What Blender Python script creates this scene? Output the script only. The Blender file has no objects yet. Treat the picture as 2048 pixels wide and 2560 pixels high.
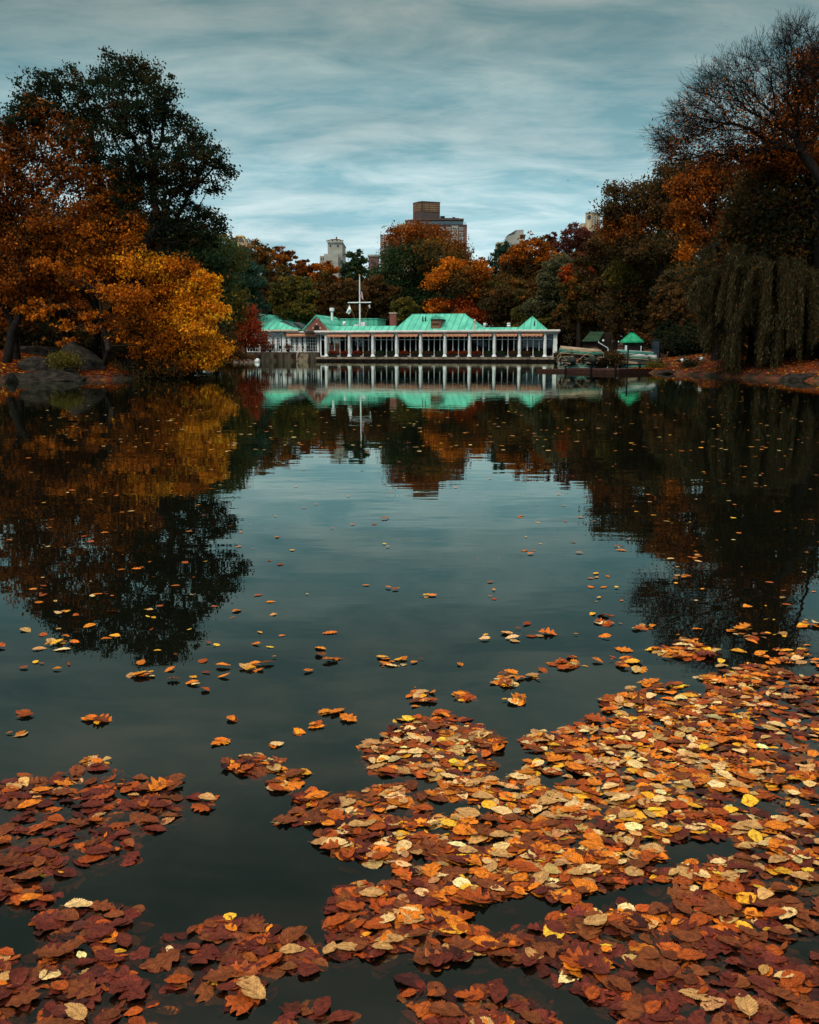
import bpy, bmesh, math, random
import numpy as np
from mathutils import Vector, noise as mnoise

# ------------------------------------------------------------------ camera, sky, sun, exposure
scene = bpy.context.scene
PITCH = math.radians(10.2)
FOC = 2250.0                       # focal length in photo pixels (2048 x 2560)
CAM = np.array([0.0, 0.0, 1.6])
cam_d = bpy.data.cameras.new("camera"); cam = bpy.data.objects.new("camera", cam_d)
scene.collection.objects.link(cam); scene.camera = cam
cam_d.sensor_fit = 'HORIZONTAL'; cam_d.sensor_width = 36.0; cam_d.lens = 36.0 * FOC / 2048.0
cam_d.clip_start = 0.05; cam_d.clip_end = 4000
cam.location = CAM; cam.rotation_euler = (math.pi / 2 - PITCH, 0, 0)

SUN_EL, SUN_ROT = math.radians(48), math.radians(222)
sun_dir = Vector((math.sin(SUN_ROT) * math.cos(SUN_EL), math.cos(SUN_ROT) * math.cos(SUN_EL), math.sin(SUN_EL)))
sd = bpy.data.lights.new("sun", 'SUN'); sd.energy = 1.5; sd.angle = math.radians(10); sd.color = (1.0, 0.9, 0.76)
sun = bpy.data.objects.new("sun", sd); scene.collection.objects.link(sun)
sun.rotation_euler = sun_dir.to_track_quat('Z', 'Y').to_euler(); sun.location = (-20, -20, 40)

world = bpy.data.worlds.new("World"); scene.world = world; world.use_nodes = True
wn, wl = world.node_tree.nodes, world.node_tree.links
wn.clear()
def N(t, **kw):
    n = wn.new(t)
    for k, v in kw.items(): setattr(n, k, v)
    return n
w_out = N('ShaderNodeOutputWorld'); w_mix = N('ShaderNodeMixShader'); w_mix.inputs[0].default_value = 0.93
b_sky = N('ShaderNodeBackground'); b_sky.inputs[1].default_value = 0.07
b_cl = N('ShaderNodeBackground'); b_cl.inputs[1].default_value = 1.0
sky = N('ShaderNodeTexSky', sky_type='NISHITA', sun_disc=False)
sky.sun_elevation = SUN_EL; sky.sun_rotation = SUN_ROT
wl.new(sky.outputs[0], b_sky.inputs[0])
tc = N('ShaderNodeTexCoord'); sep = N('ShaderNodeSeparateXYZ'); wl.new(tc.outputs['Generated'], sep.inputs[0])
def M(op, a, b=None, c=None):
    m = N('ShaderNodeMath', operation=op)
    for i, v in enumerate((a, b, c)):
        if v is None: continue
        if isinstance(v, (int, float)): m.inputs[i].default_value = v
        else: wl.new(v, m.inputs[i])
    return m.outputs[0]
zpos = M('MAXIMUM', sep.outputs[2], 0.0)
den = M('ADD', zpos, 0.22)
cx_ = M('DIVIDE', sep.outputs[0], den); cy_ = M('DIVIDE', sep.outputs[1], den)
comb = N('ShaderNodeCombineXYZ'); wl.new(M('MULTIPLY', cx_, 0.75), comb.inputs[0]); wl.new(M('MULTIPLY', cy_, 1.75), comb.inputs[1])
nz = N('ShaderNodeTexNoise'); nz.inputs['Scale'].default_value = 4.0; nz.inputs['Detail'].default_value = 10; nz.inputs['Roughness'].default_value = 0.62
nz.inputs['Distortion'].default_value = 0.35
wl.new(comb.outputs[0], nz.inputs['Vector'])
nz2 = N('ShaderNodeTexNoise'); nz2.inputs['Scale'].default_value = 0.55; nz2.inputs['Detail'].default_value = 3
wl.new(comb.outputs[0], nz2.inputs['Vector'])
ramp = N('ShaderNodeValToRGB'); cr = ramp.color_ramp; cr.interpolation = 'B_SPLINE'
stops = [(0.0, (.48, .64, .68)), (0.09, (.40, .57, .62)), (0.17, (.31, .465, .50)), (0.25, (.185, .295, .31)), (0.315, (.11, .17, .173)), (0.39, (.25, .295, .275)), (0.50, (.18, .205, .185)), (0.68, (.11, .12, .105)), (0.84, (1.9, 1.8, 1.62))]  # zenith, out of view, raised and warmed as added light from above
while len(cr.elements) < len(stops): cr.elements.new(0.5)
for e, (p, c) in zip(cr.elements, stops): e.position = p; e.color = (*c, 1)
wl.new(zpos, ramp.inputs[0])
# cloud streaks: paler grey where dense, teal-blue between
mr = N('ShaderNodeMapRange'); mr.inputs[1].default_value = 0.37; mr.inputs[2].default_value = 0.66; wl.new(nz.outputs[0], mr.inputs[0])
mr2 = N('ShaderNodeMapRange'); mr2.inputs[1].default_value = 0.3; mr2.inputs[2].default_value = 0.7; mr2.inputs[3].default_value = 0.74; mr2.inputs[4].default_value = 1.25; wl.new(nz2.outputs[0], mr2.inputs[0])
hi = N('ShaderNodeMix', data_type='RGBA', blend_type='MIX'); hi.inputs[6].default_value = (.68, .86, .90, 1); hi.inputs[7].default_value = (1.52, 1.30, 1.23, 1)
wl.new(mr.outputs[0], hi.inputs[0])
mul = N('ShaderNodeMix', data_type='RGBA', blend_type='MULTIPLY'); mul.inputs[0].default_value = 1.0
wl.new(ramp.outputs[0], mul.inputs[6]); wl.new(hi.outputs[2], mul.inputs[7])
# unseen sky behind the camera brightened, on the sun's side, to light the facades
back = M('ADD', M('MULTIPLY', M('MAXIMUM', M('MULTIPLY', sep.outputs[1], -1.0), 0.0), 1.3), 1.0)
br = M('MULTIPLY', back, mr2.outputs[0])
sc_ = N('ShaderNodeVectorMath', operation='SCALE'); wl.new(mul.outputs[2], sc_.inputs[0]); wl.new(br, sc_.inputs['Scale'])
wl.new(sc_.outputs[0], b_cl.inputs[0])
wl.new(b_sky.outputs[0], w_mix.inputs[1]); wl.new(b_cl.outputs[0], w_mix.inputs[2]); wl.new(w_mix.outputs[0], w_out.inputs[0])

scene.view_settings.view_transform = 'Standard'; scene.view_settings.look = 'None'
scene.view_settings.exposure = 0.45; scene.view_settings.gamma = 1.0
scene.render.engine = 'CYCLES'
cy = scene.cycles
cy.max_bounces = 6; cy.diffuse_bounces = 2; cy.glossy_bounces = 3; cy.transmission_bounces = 3; cy.transparent_max_bounces = 10
cy.caustics_reflective = False; cy.caustics_refractive = False; cy.sample_clamp_indirect = 4.0

# ------------------------------------------------------------------ helpers
C = scene.collection
rng = np.random.default_rng(11); random.seed(5)
cP, sP = math.cos(PITCH), math.sin(PITCH)
def P(px, py, Y):
    """world point at depth Y seen at photo pixel (px, py)"""
    x = (px - 1024) / FOC; y = (1280 - py) / FOC
    d = np.array([x, cP + y * sP, -sP + y * cP])
    return CAM + d * (Y / d[1])
def proj(p):
    q = np.asarray(p, float) - CAM
    f = q[..., 1] * cP - q[..., 2] * sP
    u = q[..., 1] * sP + q[..., 2] * cP
    return 1024 + FOC * q[..., 0] / f, 1280 - FOC * u / f
def W(px, py):
    """point on the water plane under photo pixel"""
    x = (px - 1024) / FOC; y = (1280 - py) / FOC
    d = np.array([x, cP + y * sP, -sP + y * cP]); t = -CAM[2] / d[2]
    return CAM + d * t
def tag(o, label=None, cat=None, group=None, kind=None):
    if label: o['label'] = label
    if cat: o['category'] = cat
    if group: o['group'] = group
    if kind: o['kind'] = kind
    return o
def empty(name, loc=(0, 0, 0), rz=0.0, label=None, cat=None, group=None):
    o = bpy.data.objects.new(name, None); C.objects.link(o); o.location = tuple(map(float, loc)); o.rotation_euler = (0, 0, rz)
    o.empty_display_size = 0.2
    return tag(o, label, cat, group)
def link(name, me, parent=None):
    o = bpy.data.objects.new(name, me); C.objects.link(o)
    if parent is not None: o.parent = parent
    return o
def copy_tree(o, parent=None):
    c = o.copy(); C.objects.link(c)
    if parent is not None: c.parent = parent
    for ch in o.children: copy_tree(ch, c)
    return c
def np_mesh(name, V, F, mat, cols=None, smooth=False, extra=None):
    """V (n,3), F (m,k) all faces with k corners"""
    me = bpy.data.meshes.new(name)
    V = np.ascontiguousarray(V, dtype=np.float32); F = np.ascontiguousarray(F, dtype=np.int32)
    m, k = F.shape
    me.vertices.add(len(V)); me.vertices.foreach_set('co', V.ravel())
    me.loops.add(m * k); me.loops.foreach_set('vertex_index', F.ravel())
    me.polygons.add(m); me.polygons.foreach_set('loop_start', np.arange(0, m * k, k, dtype=np.int32))
    if smooth: me.polygons.foreach_set('use_smooth', np.ones(m, dtype=bool))
    if cols is not None:
        a = me.attributes.new('Col', 'FLOAT_COLOR', 'POINT')
        cc = np.ones((len(V), 4), dtype=np.float32); cc[:, :3] = cols; a.data.foreach_set('color', cc.ravel())
    if extra is not None:
        a = me.attributes.new('lf', 'FLOAT_VECTOR', 'POINT'); a.data.foreach_set('vector', np.ascontiguousarray(extra, dtype=np.float32).ravel())
    me.materials.append(mat); me.update(calc_edges=True); me.validate()
    return me

class MB:
    def __init__(self): self.v = []; self.f = []
    def add(self, vs, fs):
        b = len(self.v); self.v += [tuple(map(float, p)) for p in vs]; self.f += [tuple(b + i for i in q) for q in fs]
        return self
    def box(self, x0, x1, y0, y1, z0, z1):
        return self.add([(x0, y0, z0), (x1, y0, z0), (x1, y1, z0), (x0, y1, z0), (x0, y0, z1), (x1, y0, z1), (x1, y1, z1), (x0, y1, z1)],
                        [(0, 3, 2, 1), (4, 5, 6, 7), (0, 1, 5, 4), (1, 2, 6, 5), (2, 3, 7, 6), (3, 0, 4, 7)])
    def prism(self, pts, z0, z1):
        n = len(pts)
        self.add([(x, y, z0) for x, y in pts] + [(x, y, z1) for x, y in pts],
                 [tuple(range(n - 1, -1, -1)), tuple(range(n, 2 * n))] + [(i, (i + 1) % n, n + (i + 1) % n, n + i) for i in range(n)])
        return self
    def ext(self, pts, y0, y1):
        """outline in the xz plane, thickness along y"""
        n = len(pts)
        self.add([(x, y0, z) for x, z in pts] + [(x, y1, z) for x, z in pts],
                 [tuple(range(n)), tuple(range(2 * n - 1, n - 1, -1))] + [((i + 1) % n, i, n + i, n + (i + 1) % n) for i in range(n)])
        return self
    def bar(self, a, b, r, k=6, r2=None):
        return self.tube([a, b], [r, r if r2 is None else r2], k)
    def tube(self, pts, rs, k=6):
        pts = [Vector(p) for p in pts]; rings = []
        if isinstance(rs, (int, float)): rs = [rs] * len(pts)
        ref = Vector((0, 0, 1)) if abs((pts[-1] - pts[0]).normalized().z) < .9 else Vector((1, 0, 0))
        vs = []
        for i, p in enumerate(pts):
            d = (pts[min(i + 1, len(pts) - 1)] - pts[max(i - 1, 0)]).normalized()
            u = d.cross(ref).normalized(); w = d.cross(u)
            for j in range(k):
                a = 2 * math.pi * j / k; vs.append(p + (u * math.cos(a) + w * math.sin(a)) * rs[i])
        fs = [tuple(range(k)), tuple(range(len(vs) - 1, len(vs) - k - 1, -1))]
        for i in range(len(pts) - 1):
            for j in range(k):
                a = i * k + j; b = i * k + (j + 1) % k; fs.append((a, a + k, b + k, b))
        return self.add(vs, fs)
    def lathe(self, prof, cx=0, cy=0, k=14):
        vs = []; fs = []
        for r, z in prof:
            for j in range(k):
                a = 2 * math.pi * j / k; vs.append((cx + r * math.cos(a), cy + r * math.sin(a), z))
        for i in range(len(prof) - 1):
            for j in range(k):
                a = i * k + j; b = i * k + (j + 1) % k; fs.append((a, b, b + k, a + k))
        fs.append(tuple(range(k - 1, -1, -1))); fs.append(tuple(range(len(vs) - k, len(vs))))
        return self.add(vs, fs)
    def build(self, name, mat, parent=None, smooth=False, bevel=0.0):
        me = bpy.data.meshes.new(name); me.from_pydata(self.v, [], self.f); me.update()
        bm = bmesh.new(); bm.from_mesh(me)
        bmesh.ops.recalc_face_normals(bm, faces=bm.faces)
        if bevel: bmesh.ops.bevel(bm, geom=bm.edges[:], offset=bevel, segments=1, affect='EDGES')
        bm.to_mesh(me); bm.free()
        if smooth:
            for p in me.polygons: p.use_smooth = True
        me.materials.append(mat)
        return link(name, me, parent)

# ------------------------------------------------------------------ materials
def new_mat(name):
    m = bpy.data.materials.new(name); m.use_nodes = True; m.node_tree.nodes.clear()
    return m, m.node_tree.nodes, m.node_tree.links
def mat(name, c1, c2=None, scale=3.0, rough=0.7, bump=0.0, spec=0.08, metal=0.0, stretch=(1, 1, 1), detail=5, lo=.35, hi=.65, bands=None):
    m, n, l = new_mat(name)
    o = n.new('ShaderNodeOutputMaterial'); b = n.new('ShaderNodeBsdfPrincipled'); l.new(b.outputs[0], o.inputs[0])
    b.inputs['Roughness'].default_value = rough; b.inputs['Specular IOR Level'].default_value = spec; b.inputs['Metallic'].default_value = metal
    t = n.new('ShaderNodeTexCoord'); mp = n.new('ShaderNodeMapping'); mp.inputs['Scale'].default_value = stretch; l.new(t.outputs['Object'], mp.inputs[0])
    nt = n.new('ShaderNodeTexNoise'); nt.inputs['Scale'].default_value = scale; nt.inputs['Detail'].default_value = detail; l.new(mp.outputs[0], nt.inputs['Vector'])
    r = n.new('ShaderNodeValToRGB'); r.color_ramp.elements[0].position = lo; r.color_ramp.elements[1].position = hi
    c2 = c2 or tuple(x * .7 for x in c1)
    r.color_ramp.elements[0].color = (*c2, 1); r.color_ramp.elements[1].color = (*c1, 1)
    l.new(nt.outputs[0], r.inputs[0]); col = r.outputs[0]
    if bands:      # (axis, period, duty, colour)
        ax, per, duty, bc = bands
        s = n.new('ShaderNodeSeparateXYZ'); l.new(t.outputs['Object'], s.inputs[0])
        d = n.new('ShaderNodeMath'); d.operation = 'DIVIDE'; l.new(s.outputs[ax], d.inputs[0]); d.inputs[1].default_value = per
        fr = n.new('ShaderNodeMath'); fr.operation = 'FRACT'; l.new(d.outputs[0], fr.inputs[0])
        lt = n.new('ShaderNodeMath'); lt.operation = 'LESS_THAN'; l.new(fr.outputs[0], lt.inputs[0]); lt.inputs[1].default_value = duty
        mx = n.new('ShaderNodeMix'); mx.data_type = 'RGBA'; l.new(lt.outputs[0], mx.inputs[0]); l.new(col, mx.inputs[6]); mx.inputs[7].default_value = (*bc, 1)
        col = mx.outputs[2]
    l.new(col, b.inputs['Base Color'])
    if bump:
        bp = n.new('ShaderNodeBump'); bp.inputs['Strength'].default_value = bump; bp.inputs['Distance'].default_value = .05
        l.new(nt.outputs[0], bp.inputs['Height']); l.new(bp.outputs[0], b.inputs['Normal'])
    return m
def foliage_mat(name, trans=0.42):
    m, n, l = new_mat(name)
    o = n.new('ShaderNodeOutputMaterial'); a = n.new('ShaderNodeAttribute'); a.attribute_name = 'Col'
    d = n.new('ShaderNodeBsdfDiffuse'); t = n.new('ShaderNodeBsdfTranslucent'); mx = n.new('ShaderNodeMixShader'); mx.inputs[0].default_value = trans
    l.new(a.outputs['Color'], d.inputs[0]); l.new(a.outputs['Color'], t.inputs[0])
    l.new(d.outputs[0], mx.inputs[1]); l.new(t.outputs[0], mx.inputs[2]); l.new(mx.outputs[0], o.inputs[0])
    return m
M_FOL = foliage_mat("foliage")
M_BARK = mat("bark", (.028, .02, .014), (.01, .008, .006), 4, .9, .6, stretch=(3, 3, .6))
M_BARKD = mat("dark_bark", (.013, .010, .008), (.005, .004, .004), 4, .9, .6, stretch=(3, 3, .6))
M_ROOF = mat("copper_patina", (.13, .52, .37), (.06, .33, .23), .5, .6, .1, stretch=(2.5, 1, .7), lo=.3, hi=.68, bands=(0, .92, .16, (.05, .26, .19)))
M_WHITE = mat("white_paint", (.76, .80, .80), (.60, .65, .65), 1.5, .55)
M_CREAM = mat("cream_trim", (.62, .5, .38), (.45, .36, .27), 2, .6)
M_CORN = mat("cornice_paint", (.80, .76, .72), (.62, .58, .54), .8, .6, stretch=(2, 1, 1))
M_STONE = mat("ledge_stone", (.30, .24, .17), (.10, .08, .055), 1.3, .85, .3, stretch=(1.4, 1, 2), detail=8)
M_CONC = mat("weathered_concrete", (.10, .082, .06), (.03, .024, .018), 1.1, .9, .3, stretch=(3, 1, .5), detail=8)
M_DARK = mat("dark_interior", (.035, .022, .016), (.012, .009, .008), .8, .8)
M_BRICK = None
def brick_mat(name, c1, c2, mortar, sc, bw=.5, bh=.25, rough=.85):
    m, n, l = new_mat(name)
    o = n.new('ShaderNodeOutputMaterial'); b = n.new('ShaderNodeBsdfPrincipled'); l.new(b.outputs[0], o.inputs[0]); b.inputs['Roughness'].default_value = rough
    t = n.new('ShaderNodeTexCoord'); s = n.new('ShaderNodeSeparateXYZ'); l.new(t.outputs['Object'], s.inputs[0])
    ad = n.new('ShaderNodeMath'); ad.operation = 'ADD'; l.new(s.outputs[0], ad.inputs[0]); l.new(s.outputs[1], ad.inputs[1])
    cb = n.new('ShaderNodeCombineXYZ'); l.new(ad.outputs[0], cb.inputs[0]); l.new(s.outputs[2], cb.inputs[1])
    k = n.new('ShaderNodeTexBrick'); k.inputs['Scale'].default_value = sc; k.inputs['Color1'].default_value = (*c1, 1); k.inputs['Color2'].default_value = (*c2, 1)
    k.inputs['Mortar'].default_value = (*mortar, 1); k.inputs['Brick Width'].default_value = bw; k.inputs['Row Height'].default_value = bh
    l.new(cb.outputs[0], k.inputs['Vector']); l.new(k.outputs[0], b.inputs['Base Color'])
    return m
M_BRICK = brick_mat("red_brick", (.22, .05, .035), (.15, .035, .025), (.2, .12, .09), 3)
M_TBRICK = brick_mat("tower_brick", (.13, .05, .04), (.10, .038, .03), (.11, .06, .05), .6)
M_DBRICK = brick_mat("dark_brick", (.06, .036, .03), (.045, .026, .022), (.05, .035, .03), .6)
M_LIME = mat("limestone", (.33, .32, .28), (.22, .215, .19), .15, .8, stretch=(1, 1, 2))
M_BEIGE = mat("beige_stone", (.42, .33, .22), (.27, .21, .14), .25, .8, stretch=(3, 3, .5))
M_REDTILE = mat("red_roof_tile", (.25, .06, .04), (.15, .04, .03), 1, .8)
M_GOLD = mat("gold_trim", (.5, .27, .06), (.3, .16, .04), 1, .5)
M_SLATE = mat("slate", (.05, .06, .065), (.03, .035, .04), 1, .6)
M_PANE = mat("dark_pane", (.05, .07, .08), (.02, .03, .035), .3, .12, spec=.8)
M_LOUV = mat("louvre_panel", (.20, .12, .07), (.12, .07, .04), .3, .7, bands=(2, 1.0, .35, (.06, .035, .022)))
M_GREEN = mat("dark_green_paint", (.018, .05, .028), (.01, .028, .017), 1.2, .7, bands=(0, .5, .08, (.008, .02, .012)))
M_KGREEN = mat("bright_green_metal", (.02, .30, .14), (.012, .18, .085), 2, .5)
M_BLACK = mat("black_metal", (.015, .016, .018), (.008, .008, .009), 4, .6)
M_BLUE = mat("blue_grey_board", (.035, .055, .075), (.02, .03, .045), 2, .7)
M_WOOD = mat("wet_dock_wood", (.055, .022, .016), (.02, .01, .008), 2, .7, .3, stretch=(1, 6, 6))
M_BOATT = mat("boat_tan", (.36, .27, .18), (.22, .16, .10), 2.5, .5, stretch=(.6, 3, 3))
M_BOATG = mat("boat_green", (.03, .17, .125), (.015, .085, .065), 2, .4, stretch=(.6, 3, 3))
M_BOATD = mat("boat_dark", (.03, .035, .03), (.012, .014, .012), 2, .5)
M_BOATS = mat("boat_silver", (.42, .45, .44), (.22, .25, .25), 2, .4, stretch=(.6, 3, 3))
M_ROPE = mat("rope", (.42, .33, .22), (.28, .2, .13), 20, .9)
M_FWHITE = mat("flag_white", (.75, .78, .78), (.6, .64, .64), 3, .8)
M_ROCK = mat("schist_rock", (.034, .027, .021), (.007, .006, .005), 2.4, .9, .9, stretch=(1.2, 1.2, 1.8), detail=12, lo=.36, hi=.7)
M_ROCKP = mat("pale_shore_rock", (.27, .19, .15), (.12, .085, .07), 2, .85, .6, detail=8)

def glass_mat():
    m, n, l = new_mat("window_glass")
    o = n.new('ShaderNodeOutputMaterial'); t = n.new('ShaderNodeBsdfTransparent'); t.inputs[0].default_value = (.75, .82, .85, 1)
    g = n.new('ShaderNodeBsdfGlossy'); g.inputs['Roughness'].default_value = .03; g.inputs[0].default_value = (.9, .95, 1, 1)
    f = n.new('ShaderNodeFresnel'); f.inputs[0].default_value = 1.22; mx = n.new('ShaderNodeMixShader')
    l.new(f.outputs[0], mx.inputs[0]); l.new(t.outputs[0], mx.inputs[1]); l.new(g.outputs[0], mx.inputs[2]); l.new(mx.outputs[0], o.inputs[0])
    return m
M_GLASS = glass_mat()
def awning_mat():
    m, n, l = new_mat("striped_canvas")
    o = n.new('ShaderNodeOutputMaterial'); b = n.new('ShaderNodeBsdfPrincipled'); l.new(b.outputs[0], o.inputs[0]); b.inputs['Roughness'].default_value = .85
    t = n.new('ShaderNodeTexCoord'); s = n.new('ShaderNodeSeparateXYZ'); l.new(t.outputs['Object'], s.inputs[0])
    d = n.new('ShaderNodeMath'); d.operation = 'DIVIDE'; l.new(s.outputs[0], d.inputs[0]); d.inputs[1].default_value = .19
    fr = n.new('ShaderNodeMath'); fr.operation = 'FRACT'; l.new(d.outputs[0], fr.inputs[0])
    lt = n.new('ShaderNodeMath'); lt.operation = 'LESS_THAN'; l.new(fr.outputs[0], lt.inputs[0]); lt.inputs[1].default_value = .55
    mx = n.new('ShaderNodeMix'); mx.data_type = 'RGBA'; l.new(lt.outputs[0], mx.inputs[0]); mx.inputs[6].default_value = (.52, .38, .22, 1); mx.inputs[7].default_value = (.34, .045, .02, 1)
    l.new(mx.outputs[2], b.inputs['Base Color'])
    return m
M_AWN = awning_mat()

# ------------------------------------------------------------------ terrain and pond
POND = np.array([(-30, -6), (30, -6), (27, 20), (24, 40), (21.2, 46), (19.5, 53), (17.6, 62), (16.2, 67), (17.5, 76), (22, 95), (27, 118), (27, 128), (21, 131),
                 (4, 135), (-15, 139), (-25, 137), (-27.5, 128), (-27, 110), (-22, 85), (-17.6, 73), (-16.4, 62), (-15.2, 54), (-15.5, 51), (-17.2, 48.6), (-20.5, 47.2), (-24, 46), (-25, 30), (-27, 12)], float)
def pond_dist(X, Y):
    """signed distance to the shoreline, positive on land"""
    X = np.asarray(X, float); Y = np.asarray(Y, float)
    best = np.full(X.shape, 1e9); inside = np.zeros(X.shape, bool)
    n = len(POND)
    for i in range(n):
        ax, ay = POND[i]; bx, by = POND[(i + 1) % n]
        dx, dy = bx - ax, by - ay
        t = np.clip(((X - ax) * dx + (Y - ay) * dy) / (dx * dx + dy * dy), 0, 1)
        best = np.minimum(best, np.hypot(X - ax - t * dx, Y - ay - t * dy))
        with np.errstate(divide='ignore', invalid='ignore'):
            c = ((ay > Y) != (by > Y)) & (X < (bx - ax) * (Y - ay) / (by - ay + 1e-12) + ax)
        inside ^= c
    return np.where(inside, -best, best)
def ground_z(X, Y):
    X = np.asarray(X, float); Y = np.asarray(Y, float)
    d = pond_dist(X, Y)
    land = 0.16 + 1.5 * (1 - np.exp(-np.maximum(d, 0) / 7.0)) + 0.015 * np.clip(d, 0, 150)
    land += 0.12 * np.sin(X * .7 + np.sin(Y * .5)) * np.clip(d / 4, 0, 1)
    land2 = np.clip(1 - np.maximum(np.abs(X - 15.0) - 5.2, np.abs(Y - 72) - 7) / 2.5, 0, 1); land = land * (1 - land2) + np.minimum(land, .24) * land2
    flat = np.clip(1 - np.maximum(np.abs(X + 3) - 30, np.maximum(122 - Y, Y - 152)) / 6.0, 0, 1)
    land = land * (1 - flat) + np.minimum(land, .42) * flat
    bed = np.maximum(-1.3, d * .35 - .12)
    return np.where(d > 0, np.where(d < .35, -.12 + (land + .12) * np.clip(d / .35, 0, 1), land), bed)
def gz(x, y): return float(ground_z(np.array([x]), np.array([y]))[0])
def build_ground():
    xs = np.concatenate([np.linspace(-900, -110, 24), np.linspace(-100, -36, 17), np.arange(-35, 35.1, .7), np.linspace(36, 100, 17), np.linspace(110, 900, 24)])
    ys = np.concatenate([np.linspace(-60, -9, 8), np.arange(-8, 36, 1.4), np.arange(36, 80, .7), np.arange(80, 150, 1.2), np.linspace(152, 260, 24), np.linspace(280, 1800, 30)])
    X, Y = np.meshgrid(xs, ys); Z = ground_z(X, Y)
    nx, ny = len(xs), len(ys)
    V = np.stack([X.ravel(), Y.ravel(), Z.ravel()], 1)
    i = (np.arange(ny - 1)[:, None] * nx + np.arange(nx - 1)[None]).ravel()
    F = np.stack([i, i + 1, i + nx + 1, i + nx], 1)
    m, n, l = new_mat("ground_soil")
    o = n.new('ShaderNodeOutputMaterial'); b = n.new('ShaderNodeBsdfPrincipled'); l.new(b.outputs[0], o.inputs[0]); b.inputs['Roughness'].default_value = .95; b.inputs['Specular IOR Level'].default_value = .1
    t = n.new('ShaderNodeTexCoord'); a = n.new('ShaderNodeTexNoise'); a.inputs['Scale'].default_value = .35; a.inputs['Detail'].default_value = 6; l.new(t.outputs['Object'], a.inputs['Vector'])
    v = n.new('ShaderNodeTexVoronoi'); v.inputs['Scale'].default_value = 7; l.new(t.outputs['Object'], v.inputs['Vector'])
    r = n.new('ShaderNodeValToRGB'); e = r.color_ramp.elements; e[0].color = (.016, .012, .008, 1); e[0].position = .35; e[1].color = (.13, .04, .018, 1); e[1].position = .7
    l.new(a.outputs[0], r.inputs[0]); mx = n.new('ShaderNodeMix'); mx.data_type = 'RGBA'; mx.blend_type = 'OVERLAY'; mx.inputs[0].default_value = .7
    l.new(r.outputs[0], mx.inputs[6]); l.new(v.outputs['Color'], mx.inputs[7]); sx = n.new('ShaderNodeSeparateXYZ'); l.new(t.outputs['Object'], sx.inputs[0])
    bd = n.new('ShaderNodeMath'); bd.operation = 'LESS_THAN'; l.new(sx.outputs[2], bd.inputs[0]); bd.inputs[1].default_value = -.1
    mud = n.new('ShaderNodeMix'); mud.data_type = 'RGBA'; l.new(bd.outputs[0], mud.inputs[0]); l.new(mx.outputs[2], mud.inputs[6]); mud.inputs[7].default_value = (.008, .009, .006, 1)
    l.new(mud.outputs[2], b.inputs['Base Color'])
    g = link("ground", np_mesh("ground", V, F, m, smooth=True)); tag(g, "brown leaf strewn soil of the pond banks", None, None, "structure")
build_ground()
def build_water():
    m, n, l = new_mat("pond_water")
    o = n.new('ShaderNodeOutputMaterial'); tr = n.new('ShaderNodeBsdfTransparent'); tr.inputs[0].default_value = (.70, .60, .46, 1)
    df = n.new('ShaderNodeBsdfDiffuse'); df.inputs[0].default_value = (.007, .011, .008, 1)
    g = n.new('ShaderNodeBsdfGlossy'); g.inputs['Roughness'].default_value = .004; g.inputs[0].default_value = (.88, .99, .91, 1)
    t = n.new('ShaderNodeTexCoord'); mp = n.new('ShaderNodeMapping'); mp.inputs['Scale'].default_value = (.55, 1.5, 1); l.new(t.outputs['Object'], mp.inputs[0])
    a = n.new('ShaderNodeTexNoise'); a.inputs['Scale'].default_value = 1.3; a.inputs['Detail'].default_value = 3; a.inputs['Roughness'].default_value = .45; l.new(mp.outputs[0], a.inputs['Vector'])
    mp2 = n.new('ShaderNodeMapping'); mp2.inputs['Scale'].default_value = (.05, .09, 1); l.new(t.outputs['Object'], mp2.inputs[0])
    a2 = n.new('ShaderNodeTexNoise'); a2.inputs['Scale'].default_value = 1.0; a2.inputs['Detail'].default_value = 2; l.new(mp2.outputs[0], a2.inputs['Vector'])
    mr = n.new('ShaderNodeMapRange'); mr.inputs[1].default_value = .35; mr.inputs[2].default_value = .7; mr.inputs[3].default_value = .35; mr.inputs[4].default_value = 1.2; l.new(a2.outputs[0], mr.inputs[0])
    mu = n.new('ShaderNodeMath'); mu.operation = 'MULTIPLY'; l.new(a.outputs[0], mu.inputs[0]); l.new(mr.outputs[0], mu.inputs[1])
    bp = n.new('ShaderNodeBump'); bp.inputs['Strength'].default_value = .10; bp.inputs['Distance'].default_value = .033; l.new(mu.outputs[0], bp.inputs['Height'])
    f = n.new('ShaderNodeFresnel'); f.inputs[0].default_value = 1.55
    mk = n.new('ShaderNodeMixShader'); mk.inputs[0].default_value = .18
    mx = n.new('ShaderNodeMixShader')
    l.new(bp.outputs[0], g.inputs['Normal']); l.new(bp.outputs[0], f.inputs['Normal'])
    l.new(tr.outputs[0], mk.inputs[1]); l.new(df.outputs[0], mk.inputs[2])
    l.new(f.outputs[0], mx.inputs[0]); l.new(mk.outputs[0], mx.inputs[1]); l.new(g.outputs[0], mx.inputs[2]); l.new(mx.outputs[0], o.inputs[0])
    w = MB().add([(-45, -20, 0), (45, -20, 0), (45, 145, 0), (-45, 145, 0)], [(0, 1, 2, 3)]).build("water", m)
    tag(w, "still dark pond water mirroring trees and sky", None, None, "structure")
build_water()

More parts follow.
